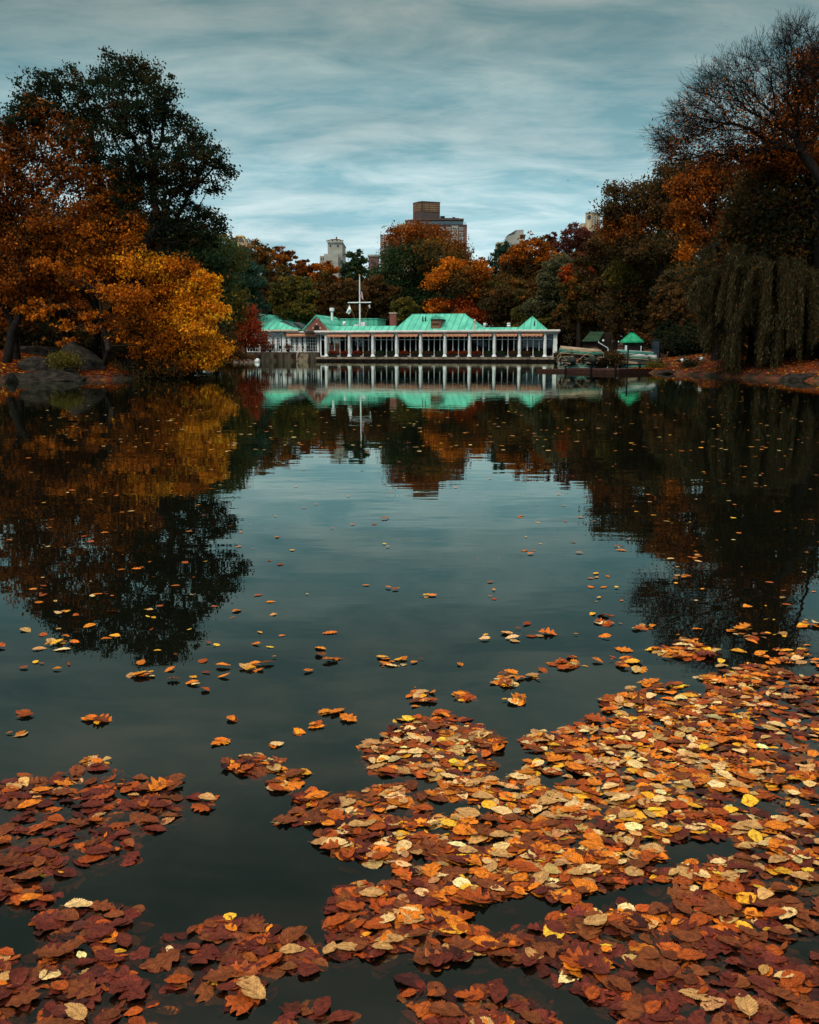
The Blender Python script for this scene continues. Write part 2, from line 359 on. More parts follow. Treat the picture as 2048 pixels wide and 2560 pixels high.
# ------------------------------------------------------------------ plants
PAL = {
 'oakdark': [((.013, .023, .014), 5), ((.02, .03, .012), 3), ((.05, .026, .010), 1.6)],
 'rust': [((.27, .068, .010), 4), ((.38, .105, .010), 2), ((.10, .030, .010), 3), ((.03, .024, .012), 2)],
 'orange': [((.56, .155, .010), 2.6), ((.36, .09, .010), 3), ((.12, .04, .010), 3), ((.04, .028, .012), 1.6)],
 'amber': [((.70, .20, .012), 4), ((.50, .13, .010), 3), ((.24, .065, .010), 3), ((.07, .035, .012), 1.6)],
 'gold': [((.97, .42, .02), 5), ((.85, .27, .012), 4), ((.48, .13, .010), 3), ((.14, .06, .015), 1.8)],
 'green': [((.028, .055, .026), 4), ((.04, .062, .022), 3), ((.06, .065, .02), 1)],
 'teal': [((.03, .07, .045), 4), ((.045, .085, .05), 2), ((.02, .045, .03), 2)],
 'olive': [((.10, .085, .020), 4), ((.065, .06, .018), 3), ((.19, .125, .02), 2)],
 'brown': [((.10, .05, .018), 4), ((.06, .038, .016), 4), ((.17, .07, .018), 2)],
 'darkbrown': [((.075, .045, .018), 4), ((.045, .042, .020), 4), ((.16, .062, .015), 1.8)],
 'mixed': [((.20, .075, .015), 3), ((.08, .06, .018), 4), ((.05, .055, .02), 3), ((.32, .11, .015), 1)],
 'flame': [((.60, .16, .012), 4), ((.72, .25, .015), 2), ((.22, .06, .012), 3.4)],
 'redorange': [((.42, .075, .012), 4), ((.30, .05, .012), 3), ((.13, .035, .012), 2)],
 'red': [((.34, .04, .014), 4), ((.22, .025, .012), 3), ((.42, .09, .015), 2), ((.09, .03, .012), 3)],
 'maroon': [((.10, .028, .022), 4), ((.14, .04, .025), 3), ((.055, .022, .016), 2)],
 'greyolive': [((.11, .105, .05), 4), ((.075, .075, .04), 3), ((.15, .12, .05), 1)],
 'willow': [((.06, .048, .018), 4), ((.028, .028, .015), 4), ((.12, .06, .02), 2), ((.15, .14, .07), 1.2)],
 'dark': [((.024, .032, .018), 4), ((.065, .042, .015), 4), ((.15, .052, .012), 1.4)],
}
def pick(pal, n, r):
    p = PAL[pal]; w = np.array([q[1] for q in p], float); w /= w.sum()
    return np.array([q[0] for q in p])[r.choice(len(p), n, p=w)]
def leaf_quads(cent, dirs_bias, L, r, cols, narrow=.62, down=0.0):
    n = len(cent)
    d = r.normal(size=(n, 3)) + dirs_bias; d[:, 2] -= down; d /= np.linalg.norm(d, axis=1, keepdims=True)
    q = r.normal(size=(n, 3)); s = np.cross(d, q); s /= np.linalg.norm(s, axis=1, keepdims=True) + 1e-9
    LL = (L * r.uniform(.6, 1.35, n))[:, None]
    V = np.empty((n, 4, 3)); V[:, 0] = cent - d * LL * .5; V[:, 1] = cent + s * LL * narrow * .5; V[:, 2] = cent + d * LL * .5; V[:, 3] = cent - s * LL * narrow * .5
    F = np.arange(4 * n).reshape(n, 4)
    return V.reshape(-1, 3), F, np.repeat(cols, 4, axis=0)
def tubes_np(A, B, ra, rb, k=5):
    n = len(A); d = B - A; ln = np.linalg.norm(d, axis=1, keepdims=True) + 1e-9; d = d / ln
    ref = np.where(np.abs(d[:, 2:3]) < .9, np.array([[0, 0, 1.]]), np.array([[1., 0, 0]]))
    u = np.cross(d, ref); u /= np.linalg.norm(u, axis=1, keepdims=True); w = np.cross(d, u)
    a = np.arange(k) * 2 * np.pi / k
    off = u[:, None, :] * np.cos(a)[None, :, None] + w[:, None, :] * np.sin(a)[None, :, None]
    V = np.concatenate([A[:, None] + off * ra[:, None, None], B[:, None] + off * rb[:, None, None]], 1).reshape(-1, 3)
    j = np.arange(k); base = (np.arange(n) * 2 * k)[:, None]
    F = np.stack([base + j, base + (j + 1) % k, base + k + (j + 1) % k, base + k + j], 2).reshape(-1, 4)
    return V, F
def skeleton(base, fork, pts, r, bf=.35, rtip=.02, rtrunk=.35, lean=None):
    base = np.array(base, float); fork = np.array(fork, float)
    k = 6; nodes = [base + (fork - base) * (i / (k - 1)) + (r.normal(size=3) * np.array([.12, .12, 0]) * rtrunk * 1.2 if 0 < i else 0) for i in range(k)]
    par = [-1] + list(range(k - 1)); n = len(pts)
    N_ = np.zeros((k + n, 3)); N_[:k] = nodes; pl = np.zeros(k + n); par = np.array(par + [0] * n)
    for i in range(1, k): pl[i] = 0.1 * i
    out = np.ones(n, bool); cost = np.full(n, 1e9); who = np.zeros(n, int)
    for i in range(k // 2, k):
        dd = np.linalg.norm(pts - N_[i], axis=1) + bf * pl[i]
        b = dd < cost; cost[b] = dd[b]; who[b] = i
    idx = k
    for _ in range(n):
        j = int(np.argmin(np.where(out, cost, 1e9))); out[j] = False
        N_[idx] = pts[j]; par[idx] = who[j]; pl[idx] = pl[who[j]] + np.linalg.norm(pts[j] - N_[who[j]])
        dd = np.linalg.norm(pts - pts[j], axis=1) + bf * pl[idx]
        b = out & (dd < cost); cost[b] = dd[b]; who[b] = idx
        idx += 1
    cnt = np.zeros(k + n); haschild = np.zeros(k + n, bool); haschild[par[1:]] = True
    for i in range(k + n - 1, 0, -1):
        if not haschild[i]: cnt[i] += 1
        cnt[par[i]] += cnt[i]
    e = math.log(max(rtrunk / rtip, 1.5)) / math.log(max(cnt[1], 3))
    R = rtip * np.maximum(cnt, 1) ** e
    R[0] = R[1] * 1.35
    return N_, par, R
def crown_points(lobes, n, r, bias=.30):
    w = np.array([lo[3] * lo[5] for lo in lobes]); w /= w.sum()
    ch = r.choice(len(lobes), n, p=w)
    L = np.array([lo[:6] for lo in lobes], float)[ch]
    d = r.normal(size=(n, 3)); d /= np.linalg.norm(d, axis=1, keepdims=True)
    rad = r.random(n) ** bias
    return L[:, :3] + d * L[:, 3:6] * rad[:, None], ch
def px_lobes(lst, Y, r, dy=.35, pal='green'):
    out = []; pals = []
    for t in lst:
        px, py, rx, ry = t[:4]; off = t[4] if len(t) > 4 and t[4] is not None else r.uniform(-dy, dy)
        pl = t[5] if len(t) > 5 else pal
        m = Y / FOC; YY = Y + off * rx * m * 2
        c = P(px, py, YY); out.append((c[0], c[1], c[2], rx * m, max(rx, ry) * m * .85, ry * m)); pals.append(pl)
    return out, pals
def make_tree(name, label, base, lobes, pals, seed, clusters=350, per=40, leaf=.3, spread=None, group=None, cat='tree', bark=None, rtrunk=.35, fork=None, bias=.30, rtip=.02, vjit=.22, flat=.7, down=.3, trunk_k=6, no_trunk=False, keep=1.0, narrow=.62):
    r = np.random.default_rng(seed)
    base = np.array(base, float)
    pts, ch = crown_points(lobes, clusters, r, bias)
    g = ground_z(pts[:, 0], pts[:, 1]); ok = pts[:, 2] > np.maximum(g, 0) + .12; pts, ch = pts[ok], ch[ok]
    if len(pts) < 4: print('EMPTY TREE', label); return None
    sp = spread or float(np.mean([lo[3] for lo in lobes])) * .24
    col = np.zeros((len(pts), 3))
    for i, pn in enumerate(pals):
        m = ch == i
        if m.any(): col[m] = pick(pn, m.sum(), r)
    root = empty(name, base, 0, label, cat, group)
    n = len(pts) * per
    cw = r.uniform(.35, 1.65, len(pts)); rep = r.choice(len(pts), n, p=cw / cw.sum()); csz = r.uniform(.5, 1.6, len(pts))
    dd = np.clip(r.normal(size=(n, 3)), -1.9, 1.9); dd *= (csz[rep] * sp * .52)[:, None] * np.array([1.2, 1.2, flat])
    c = pts[rep] + dd
    lc = col[rep]
    own = np.zeros_like(lc)
    for i, pn in enumerate(pals):
        m = ch[rep] == i
        if m.any(): own[m] = pick(pn, m.sum(), r)
    lc = lc * .62 + own * .38
    lc *= np.exp(r.normal(size=(n, 1)) * vjit)
    g2 = np.maximum(ground_z(c[:, 0], c[:, 1]), 0) + .03; c[:, 2] = np.maximum(c[:, 2], g2 + np.abs(r.normal(size=n)) * .05)
    V, F, cc = leaf_quads(c - base, 0, leaf, r, np.clip(lc, 0, .95), narrow=narrow, down=down)
    if not no_trunk:
        zc = min(lo[2] - lo[5] * .3 for lo in lobes); fk = fork if fork is not None else (base[0], base[1], max(base[2] + 1.0, zc))
        Nn, par, R = skeleton(base, fk, pts, r, rtip=rtip, rtrunk=rtrunk)
        A = Nn[par[1:]] - base; B = Nn[1:] - base
        ra = np.minimum(R[par[1:]], R[1:] * 1.6 + .01); rb = R[1:]
        tv, tf = tubes_np(A, B, ra, rb, trunk_k)
        link("trunk", np_mesh("trunk", tv, tf, bark or M_BARK, smooth=True), root)
    link("crown", np_mesh("crown", V, F, M_FOL, cc), root)
    return root
# ------------------------------------------------------------------ boathouse
YL, YR = 133.0, 126.0
p0, p1 = P(816, 892, YL), P(1362, 892, YR)
PHI = math.atan2(p1[1] - p0[1], p1[0] - p0[0]); SPAN = math.hypot(p1[0] - p0[0], p1[1] - p0[1]); BAY = SPAN / 9
EU = np.array([math.cos(PHI), math.sin(PHI)]); EN = np.array([-math.sin(PHI), math.cos(PHI)])
def U(px, v=0.0):
    k = (px - 1024) / FOC
    # |ray in plan|: X = k * f, f = Y cosP - (z-1.6) sinP ~ Y cosP + small
    o = p0[:2] + EN * v
    u = 0.0
    for _ in range(3):
        Y = o[1] + u * EU[1]; f = Y / cP * .9995 * 1.0
        f = Y * cP + .2
        u = (k * f - o[0]) / EU[0]
    return u
def H(py, u, v=0.0):
    Y = p0[1] + u * EU[1] + v * EN[1]; return float(P(1024, py, Y)[2])
def BL(u, v=0.0, z=0.0):
    q = p0[:2] + EU * u + EN * v; return (q[0], q[1], z)
A_ = lambda zx: 540 + .30145 * zx
B_ = lambda zx: 960 + .30145 * zx
Y_ = lambda zy: 640 + .30145 * zy
house = empty("boathouse", BL(0), PHI, "long low white boathouse with green copper roofs and columns on the far shore", "building")
DECK = H(Y_(835), 10); COLT = H(Y_(650), 10); CORN0 = H(Y_(632), 10); CORN1 = H(Y_(617), 10)
u_end = U(B_(1440)); u_left = U(A_(835)); uW = U(A_(250), 1.5)
# plinth under the colonnade, ledge line in front
b = MB(); b.box(U(A_(850)), u_end - .5, -.7, 14, -1.2, DECK - .10); b.box(U(A_(850)) , u_end - .3, -.98, -.7, -1.2, .24); b.build("base", M_BARKD, house, bevel=.02)
b = MB(); b.box(U(A_(845)), u_end - .4, -1.0, .6, DECK - .36, DECK - .097); b.build("ledge", M_STONE, house, bevel=.03)
for i in range(26):
    x = U(A_(880)) + (u_end - U(A_(880)) - 1.5) * i / 25; MB().bar((x, -1.12, -.6), (x, -1.12, DECK - .34), .07, 6).build("piling", M_BARKD, house)
MB().box(U(A_(850)), u_end - .2, .3, 13.8, DECK - .096, DECK).build("floor", M_STONE, house)
# rooms behind the glass
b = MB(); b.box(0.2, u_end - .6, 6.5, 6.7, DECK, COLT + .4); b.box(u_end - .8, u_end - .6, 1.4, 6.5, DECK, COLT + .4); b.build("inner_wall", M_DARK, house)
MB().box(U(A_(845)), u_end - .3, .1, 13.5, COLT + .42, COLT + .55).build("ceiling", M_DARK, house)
# columns
prof = [(.34, 0), (.34, .10), (.27, .16), (.25, .22), (.18, .42), (.205, .62), (.225, 1.2), (.215, COLT - DECK - .3), (.20, COLT - DECK - .18), (.26, COLT - DECK - .14), (.26, COLT - DECK - .05), (.20, COLT - DECK - .04), (.20, COLT - DECK)]
col0 = None
for i in range(10):
    if col0 is None:
        col0 = MB().lathe(prof, k=16).add([], []).build("column", M_WHITE, house, smooth=False); c = col0
        cap0 = MB().box(-.25, .25, -.25, .25, COLT - DECK - .0, COLT - DECK + .30).build("capital", M_CREAM, col0)
    else:
        c = copy_tree(col0, house)
    c.location = (i * BAY, 0, DECK)
MB().box(u_end - .62, u_end - .12, .1, .6, DECK + .5, COLT + .1).build("corner_pier", M_WHITE, house)
# cornice and frieze
b = MB(); b.box(U(A_(830)), u_end + .25, -.62, 1.2, CORN0 + .02, CORN1); b.box(U(A_(830)) + .05, u_end + .12, -.48, 1.15, CORN0 - .12, CORN0 + .017)
b.build("cornice", M_CORN, house, bevel=.02)
b = MB(); b.box(U(A_(835)), 0.3, -.26, .3, COLT + .02, CORN0 - .123); b.box(9 * BAY - .3, u_end, -.28, .3, COLT + .02, CORN0 - .123); b.box(.3, 9 * BAY - .3, .05, .3, COLT + .02, CORN0 - .123)
b.build("frieze", M_CREAM, house)
# awnings : one per bay, scalloped foot
def awning(u0, u1, ztop, zbot, v0, out=.42):
    b = MB(); n = max(6, int((u1 - u0) / .27)); vs = []; fs = []
    for i in range(n + 1):
        u = u0 + (u1 - u0) * i / n
        vs += [(u, v0, ztop), (u, v0 - out, zbot + .2), (u, v0 - out - .01, zbot - (.05 if i % 2 else -.03))]
    for i in range(n):
        for j in range(2): fs.append((3 * i + j, 3 * i + j + 1, 3 * i + j + 4, 3 * i + j + 3))
    b.add(vs, fs)
    # side cheeks
    b.add([(u0, v0, ztop), (u0, v0 - out, zbot + .2), (u0, v0, zbot + .15)], [(0, 1, 2)]); b.add([(u1, v0, ztop), (u1, v0 - out, zbot + .2), (u1, v0, zbot + .15)], [(0, 1, 2)])
    o = b.build("awning", M_AWN, house); md = o.modifiers.new("thick", 'SOLIDIFY'); md.thickness = .015; return o
zA0, zA1 = CORN0 - .125, H(Y_(664), 10)
for i in range(9): awning(i * BAY + .28, (i + 1) * BAY - .28, zA0, zA1 - .09, -.02, .56)
# glazed bays (window > glass pane)
def window_bay(u0, u1, v, mull, z0=DECK, zt=COLT + .02, trans=None, sill=True):
    b = MB(); zz = H(Y_(693), 10) if trans is None else trans
    b.box(u0, u1, v - .04, v + .04, zz - .045, zz + .045); b.box(u0, u1, v - .05, v + .05, zt - .12, zt)
    if sill: b.box(u0, u1, v - .06, v + .06, z0, z0 + .14)
    for (m, w, lo) in mull: b.box(m - w / 2, m + w / 2, v - .052, v + .052, z0 + lo, zt - .122)
    f = b.build("window", M_WHITE, house)
    MB().box(u0, u1, v + .055, v + .065, z0 + .05, zt - .02).build("pane", M_GLASS, f)
    return f
for i in range(9):
    a = i * BAY
    window_bay(a + .02, a + BAY - .02, .95, [(a + .27 * BAY + .05, .12, .85), (a + .51 * BAY + .02, .12, .142), (a + .75 * BAY, .12, .85), (a + .02 + .06, .12, .142)])
window_bay(9 * BAY + .05, u_end - .63, .95, [(9 * BAY + .11, .1, .142), (u_end - .69, .1, .142)])
window_bay(U(A_(862)), -.15, .35, [(U(A_(862)) + .06, .16, .142), (-.3, .1, .142)])
# ---- left wing with grid windows
VW = 1.3
def grid_window(x0, x1, z0, z1, nx, nz_, v=VW, fr=.12, mu=.05, name="window"):
    b = MB(); b.box(x0, x1, v - .05, v + .05, z0, z0 + fr); b.box(x0, x1, v - .05, v + .05, z1 - fr, z1)
    b.box(x0, x0 + fr, v - .048, v + .048, z0 + fr, z1 - fr); b.box(x1 - fr, x1, v - .048, v + .048, z0 + fr, z1 - fr)
    for i in range(1, nx):
        x = x0 + (x1 - x0) * i / nx; b.box(x - mu / 2, x + mu / 2, v - .03, v + .03, z0 + fr, z1 - fr)
    for i in range(1, nz_):
        z = z0 + (z1 - z0) * i / nz_; b.box(x0 + fr, x1 - fr, v - .028, v + .028, z - mu / 2, z + mu / 2)
    f = b.build(name, M_WHITE, house)
    MB().box(x0 + .02, x1 - .02, v + .055, v + .065, z0 + .03, z1 - .03).build("pane", M_GLASS, f)
    return f
LD = H(Y_(798), -8, 0)          # left terrace floor
LT = H(Y_(668), -8, VW)
XA = lambda zx: U(A_(zx), VW)
for x0, x1, nx, nz_, dr in [(258, 355, 4, 4, 0), (384, 440, 3, 4, 0), (458, 499, 2, 5, 1), (500, 541, 2, 5, 1), (577, 604, 1, 5, 0), (618, 655, 2, 5, 1), (656, 695, 2, 5, 1), (707, 734, 1, 5, 0), (746, 846, 5, 5, 0)]:
    grid_window(XA(x0), XA(x1), LD + .02, LT, nx, nz_, fr=.16 if dr else .11, name="door" if dr else "window")
for x in (367, 448, 558, 570, 611, 701, 740, 853): MB().box(XA(x) - .12, XA(x) + .12, VW - .09, VW + .06, LD, LT + .25).build("post", M_WHITE, house)
b = MB(); b.box(uW, XA(850), VW + .3, VW + .5, LT + .001, CORN1 - .1); b.box(uW, XA(850), VW - .08, VW + .12, LT + .26, CORN0 - .1); b.build("lintel", M_CREAM, house)
grid_window(XA(455), XA(500), H(Y_(660), -10, VW), H(Y_(636), -10, VW), 2, 1, v=VW - .15); grid_window(XA(502), XA(568), H(Y_(660), -10, VW), H(Y_(636), -10, VW), 2, 1, v=VW - .15)
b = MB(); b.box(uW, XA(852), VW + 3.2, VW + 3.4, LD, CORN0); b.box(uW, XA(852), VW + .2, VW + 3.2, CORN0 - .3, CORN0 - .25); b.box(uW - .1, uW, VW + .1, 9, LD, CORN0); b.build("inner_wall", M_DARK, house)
MB().box(U(A_(575)), U(A_(830)), .55, VW + .1, CORN0 + .02, CORN1 - .03).build("cornice", M_CORN, house, bevel=.02)
awning(U(A_(578)), U(A_(830)), CORN0 - .0, zA1 + .02, .9, .5)
# terrace base wall
b = MB(); b.box(uW - .3, U(A_(676)), -.35, VW + 3.4, -1.2, LD - .02); b.box(U(A_(772)), U(A_(853)), -.35, VW + 3.4, -1.2, LD - .02); b.box(U(A_(676)), U(A_(772)), .9, VW + 3.4, -1.2, LD - .021)
b.build("terrace_wall", M_CONC, house, bevel=.02)
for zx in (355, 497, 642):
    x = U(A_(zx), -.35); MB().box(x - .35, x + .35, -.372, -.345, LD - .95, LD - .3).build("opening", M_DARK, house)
b = MB(); b.box(uW - .35, U(A_(676)), -.42, VW - .3, LD - .02, LD + .04); b.build("terrace_edge", M_STONE, house)
b = MB(); s0, s1 = U(A_(682), 0), U(A_(768), 0)
for i in range(6):
    zz = .12 + (LD - .16) * (i + 1) / 6; b.box(s0, s1, -.55 + i * .24, .9, zz - .14 if i else -1.2, zz)
b.build("steps", M_STONE, house)
b = MB(); b.bar((s0 - .02, -.5, .95), (s0 - .02, .85, LD + .95), .045); b.bar((s0 - .02, -.5, .1), (s0 - .02, -.5, .95), .045); b.bar((s0 - .02, .85, LD), (s0 - .02, .85, LD + .95), .045)
b.bar((s0 - .02, -.5, .55), (s0 - .02, .85, LD + .5), .035); b.build("handrail", M_CREAM, house)
# ---- roofs
def poly_roof(name, V, F, m=M_ROOF, parent=None):
    return MB().add(V, F).build(name, m, parent or house)
def hip(name, u0, u1, v0, v1, z0, r0, r1, vr, z1):
    return poly_roof(name, [(u0, v0, z0), (u1, v0, z0), (u1, v1, z0), (u0, v1, z0), (r0, vr, z1), (r1, vr, z1)],
                     [(0, 1, 5, 4), (1, 2, 5), (2, 3, 4, 5), (3, 0, 4), (0, 3, 2, 1)])
ez = CORN1 - .012
# left hipped roof
zl = H(Y_(612), -10, .6)
r0, r1, vr = U(A_(362), 7), U(A_(655), 10.5), 7.0
poly_roof("roof", [(U(A_(268), .8), .5, zl), (U(A_(690), .6), .5, zl), (U(A_(800), 9), 12, zl), (U(A_(300), 14), 14, zl), (U(A_(362), 6), 6, H(Y_(477), -14, 6)), (U(A_(660), 12), 12, H(Y_(508), -4, 12)), (U(A_(778), 13), 13, H(Y_(556), 0, 13))],
          [(0, 1, 4), (1, 2, 6, 5, 4), (0, 4, 3), (4, 5, 6, 3), (0, 3, 2, 1)])
def on_roof(name, m, zx0, zx1, zy0, zy1, v): pass
# skylight strips on that roof
for (xa, ya, xb, yb) in ((545, 545, 640, 590), (650, 555, 735, 590)):
    v = 3.4; ua, ub = U(A_(xa), 5.2), U(A_(xb), 2.6)
    MB().add([(ua, 5.2, H(Y_(ya), ua, 5.2) + .12), (ua + .9, 5.2, H(Y_(ya), ua, 5.2) + .12), (ub + .5, 2.6, H(Y_(yb), ub, 2.6) + .12), (ub - .4, 2.6, H(Y_(yb), ub, 2.6) + .12),
              (ua, 5.2, H(Y_(ya), ua, 5.2) - .3), (ua + .9, 5.2, H(Y_(ya), ua, 5.2) - .3), (ub + .5, 2.6, H(Y_(yb), ub, 2.6) - .3), (ub - .4, 2.6, H(Y_(yb), ub, 2.6) - .3)],
             [(0, 1, 2, 3), (0, 1, 5, 4), (1, 2, 6, 5), (2, 3, 7, 6), (3, 0, 4, 7)]).build("skylight", M_SLATE, house)
b = MB(); b.box(U(A_(268), .5), U(A_(690), .5), .35, .5, zl - .22, zl + .02); b.build("gutter", M_CREAM, house)
# brick gable
g0, g1, gp = U(A_(722), -.3), U(A_(962), -.3), U(A_(841), -.3)
gz1 = H(Y_(487), gp, -.3)
poly_roof("gable_roof", [(g0 - .1, -.5, ez), (gp, -.5, gz1), (g1 + .1, -.5, ez), (g0 - .1, 9, ez), (gp, 9, gz1), (g1 + .1, 9, ez), (g0 + .12, -.5, ez), (gp, -.5, gz1 - .2), (g1 - .12, -.5, ez), (g0 + .12, 9, ez), (gp, 9, gz1 - .2), (g1 - .12, 9, ez)],
          [(0, 3, 4, 1), (1, 4, 5, 2), (6, 7, 10, 9), (7, 8, 11, 10), (0, 1, 7, 6), (1, 2, 8, 7), (3, 9, 10, 4), (4, 10, 11, 5)])
MB().ext([(g0 + .13, ez), (g1 - .13, ez), (gp, gz1 - .21)], -.28, 8.9).build("gable_wall", M_CREAM, house)
b = MB(); hh = (gz1 - ez)
steps_ = 6
for i in range(steps_):
    w = (g1 - g0) * (.345 - .050 * i) ; z0_ = ez + .08 + hh * .115 * i
    b.box(gp - w, gp + w, -.33, -.285, z0_, z0_ + hh * .115)
b.build("brickwork", M_BRICK, house)
arch = [(gp - .42, ez + .1)] + [(gp + .42 * math.cos(a), ez + .45 + .35 * math.sin(a)) for a in np.linspace(math.pi, 0, 9)] + [(gp + .42, ez + .1)]
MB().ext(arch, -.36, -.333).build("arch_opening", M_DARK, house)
for x0, x1, za, zb_ in ((gp - .62, gp - .46, .3, .52), (gp + .46, gp + .62, .3, .52), (gp - .1, gp + .1, .86, 1.08)): MB().box(x0, x1, -.37, -.332, ez + za, ez + zb_).build("keystone", M_CREAM, house)
# low mansard strip along the front
def slope_strip(u0, u1, zt, v0=-.35, v1=1.1):
    poly_roof("roof", [(u0, v0, ez), (u1, v0, ez), (u1, v1, zt), (u0, v1, zt), (u1, v1 + .15, zt), (u0, v1 + .15, zt), (u1, v1 + .15, ez), (u0, v1 + .15, ez)], [(0, 1, 2, 3), (3, 2, 4, 5), (5, 4, 6, 7), (0, 3, 5, 7), (1, 6, 4, 2)])
slope_strip(U(A_(962)), U(B_(90)), H(Y_(580), 5, 1)); slope_strip(U(B_(760)), U(B_(1120)), H(Y_(592), 22, 1))
MB().box(U(A_(860)), u_end - .2, 1.26, 13, CORN1 - .4, CORN1 - .02).build("flat_roof", M_SLATE, house)
# main hip with dormer
zr = H(Y_(483), 14, 5)
m0, m1, q0, q1 = U(B_(85)), U(B_(805)), U(B_(238), 5), U(B_(668), 5)
hip("roof", m0, m1, -.34, 10.5, ez + .004, q0, q1, 5.0, zr)
b = MB(); b.bar((q0, 5, zr), (q1, 5, zr), .07, 6); b.bar((m0, -.3, ez), (q0, 5, zr), .07, 6); b.bar((m1, -.3, ez), (q1, 5, zr), .07, 6); b.build("ridge_cap", M_ROOF, house)
du0, du1 = U(B_(388), .3), U(B_(468), .3); dz1 = H(Y_(524), 14, .3); dzp = H(Y_(487), 14, .3); dc = (du0 + du1) / 2
dm = MB().box(du0, du1, .25, 4.2, ez + .05, dz1).build("dormer", M_BRICK, house)
MB().box(du0 + .2, du1 - .2, .21, .245, ez + .25, dz1 - .25).build("louvre", M_LOUV, dm)
MB().add([(du0 - .25, .0, dz1), (du1 + .25, .0, dz1), (dc, .0, dzp), (du0 - .25, 4.4, dz1), (du1 + .25, 4.4, dz1), (dc, 4.8, dzp)], [(0, 1, 2), (0, 2, 5, 3), (1, 4, 5, 2), (0, 3, 4, 1)]).build("dormer_roof", M_ROOF, dm)
b = MB()
for zx, zy0, zy1 in ((322, 500, 555), (345, 503, 545)):
    x = U(B_(zx), 2.6); b.bar((x, 2.6, H(Y_(zy1), x, 2.6) - .3), (x, 2.6, H(Y_(zy0), x, 2.6)), .09, 8)
b.build("vent_pipe", M_DARK, house)
x = U(B_(755), .8); MB().lathe([(.11, CORN1), (.11, H(Y_(545), x, .8)), (.2, H(Y_(543), x, .8)), (.16, H(Y_(530), x, .8)), (.02, H(Y_(525), x, .8))], x, .0, 10).build("vent_pipe", M_CREAM, house)
# pyramid roof
y0_, y1_, yp = U(B_(1095)), U(B_(1345)), U(B_(1222), 1.8)
zp = H(Y_(503), 29, 1.8)
poly_roof("pyramid_roof", [(y0_, -.36, ez + .002), (y1_, -.36, ez + .002), (y1_, 5.0, ez + .002), (y0_, 5.0, ez + .002), (yp, 1.8, zp)], [(0, 1, 4), (1, 2, 4), (2, 3, 4), (3, 0, 4), (0, 3, 2, 1)])
b = MB(); b.bar((y0_, -.34, ez), (yp, 1.8, zp), .06, 6); b.bar((y1_, -.34, ez), (yp, 1.8, zp), .09, 6); b.build("ridge_cap", M_ROOF, house)
xs_ = U(B_(1240), .4); MB().add([(xs_ - .06, .30, ez + .55), (xs_ + .06, .30, ez + .55), (xs_ + .06, .9, ez + 1.3), (xs_ - .06, .9, ez + 1.3), (xs_ - .06, .0, ez + .7), (xs_ + .06, .0, ez + .7)], [(0, 1, 2, 3), (0, 4, 5, 1), (4, 3, 2, 5)]).build("slit_vent", M_SLATE, house)
# green roof box behind the flagpole, roof machinery
bx0, bx1 = U(A_(1032), 6), U(A_(1342), 6); zb = H(Y_(523), 6, 6)
MB().box(bx0, bx1, 6, 11, CORN1 - .3, zb).build("roof_box", M_ROOF, house)
MB().box(bx0 - .1, bx1 + .1, 5.9, 11.1, zb, zb + .12).build("roof_box_coping", M_ROOF, house)
b = MB(); x = U(A_(1222), 4); b.box(x - .36, x + .36, 3.8, 4.6, CORN1 - .02, H(Y_(550), x, 4)); b.box(x - 1.35, x - .4, 3.9, 4.8, CORN1 - .02, H(Y_(568), x, 4)); b.build("roof_cooler", M_WHITE, house, bevel=.03)
x = U(A_(1068), 3.5); MB().lathe([(.12, CORN1 - .05), (.12, H(Y_(572), x, 3.5)), (.24, H(Y_(570), x, 3.5)), (.26, H(Y_(552), x, 3.5)), (.14, H(Y_(543), x, 3.5)), (.02, H(Y_(541), x, 3.5))], x, 3.5, 12).build("roof_cowl", M_WHITE, house)
x = U(A_(968), 5); MB().lathe([(.18, ez), (.18, H(Y_(458), x, 5)), (.36, H(Y_(456), x, 5)), (.36, H(Y_(432), x, 5)), (.2, H(Y_(430), x, 5))], x, 5, 14).build("flue", M_WHITE, house)
x = U(B_(80), 4); ch = MB().box(x - .45, x + .45, 3.5, 4.4, CORN1, H(Y_(478), x, 4)).build("chimney", M_BRICK, house)
MB().box(x - .52, x + .52, 3.42, 4.48, H(Y_(478), x, 4), H(Y_(470), x, 4)).build("chimney_cap", M_CREAM, ch)
x = U(B_(833), 3); MB().lathe([(.1, CORN1), (.1, H(Y_(580), x, 3)), (.20, H(Y_(578), x, 3)), (.22, H(Y_(565), x, 3)), (.18, H(Y_(556), x, 3)), (.05, H(Y_(554), x, 3))], x, 3, 12).build("roof_vent", M_WHITE, house)
x = U(B_(1030), 3); MB().lathe([(.18, CORN1), (.18, H(Y_(584), x, 3)), (.30, H(Y_(582), x, 3)), (.21, H(Y_(572), x, 3)), (.27, H(Y_(564), x, 3)), (.27, H(Y_(555), x, 3)), (.1, H(Y_(553), x, 3))], x, 3, 14).build("roof_vent", M_WHITE, house)

# flower planters between the columns
def planter_proto(pal, seed, label):
    root = empty("flower_planter", (0, 0, 0), PHI, label, "planter", "flower planters between the columns")
    b = MB(); b.box(-.62, .62, -.2, .2, 0, .32); b.box(-.66, .66, -.24, .24, .32, .37); b.build("trough", M_BLACK, root)
    r = np.random.default_rng(seed); n = 700
    c = r.normal(size=(n, 3)) * np.array([.34, .14, .13]) + np.array([0, 0, .55]); c[:, 2] = np.maximum(c[:, 2], .36); c[:, 0] = np.clip(c[:, 0], -.75, .75)
    V, F, cc = leaf_quads(c, 0, .12, r, pick(pal, n, r))
    link("shrub", np_mesh("shrub", V, F, M_FOL, cc), root); return root
prot = {'R': planter_proto('red', 1, ""), 'B': planter_proto('brown', 2, ""), 'G': planter_proto('green', 3, "")}
lab = {'R': 'red flowering', 'B': 'brownish red', 'G': 'dark green leafy'}
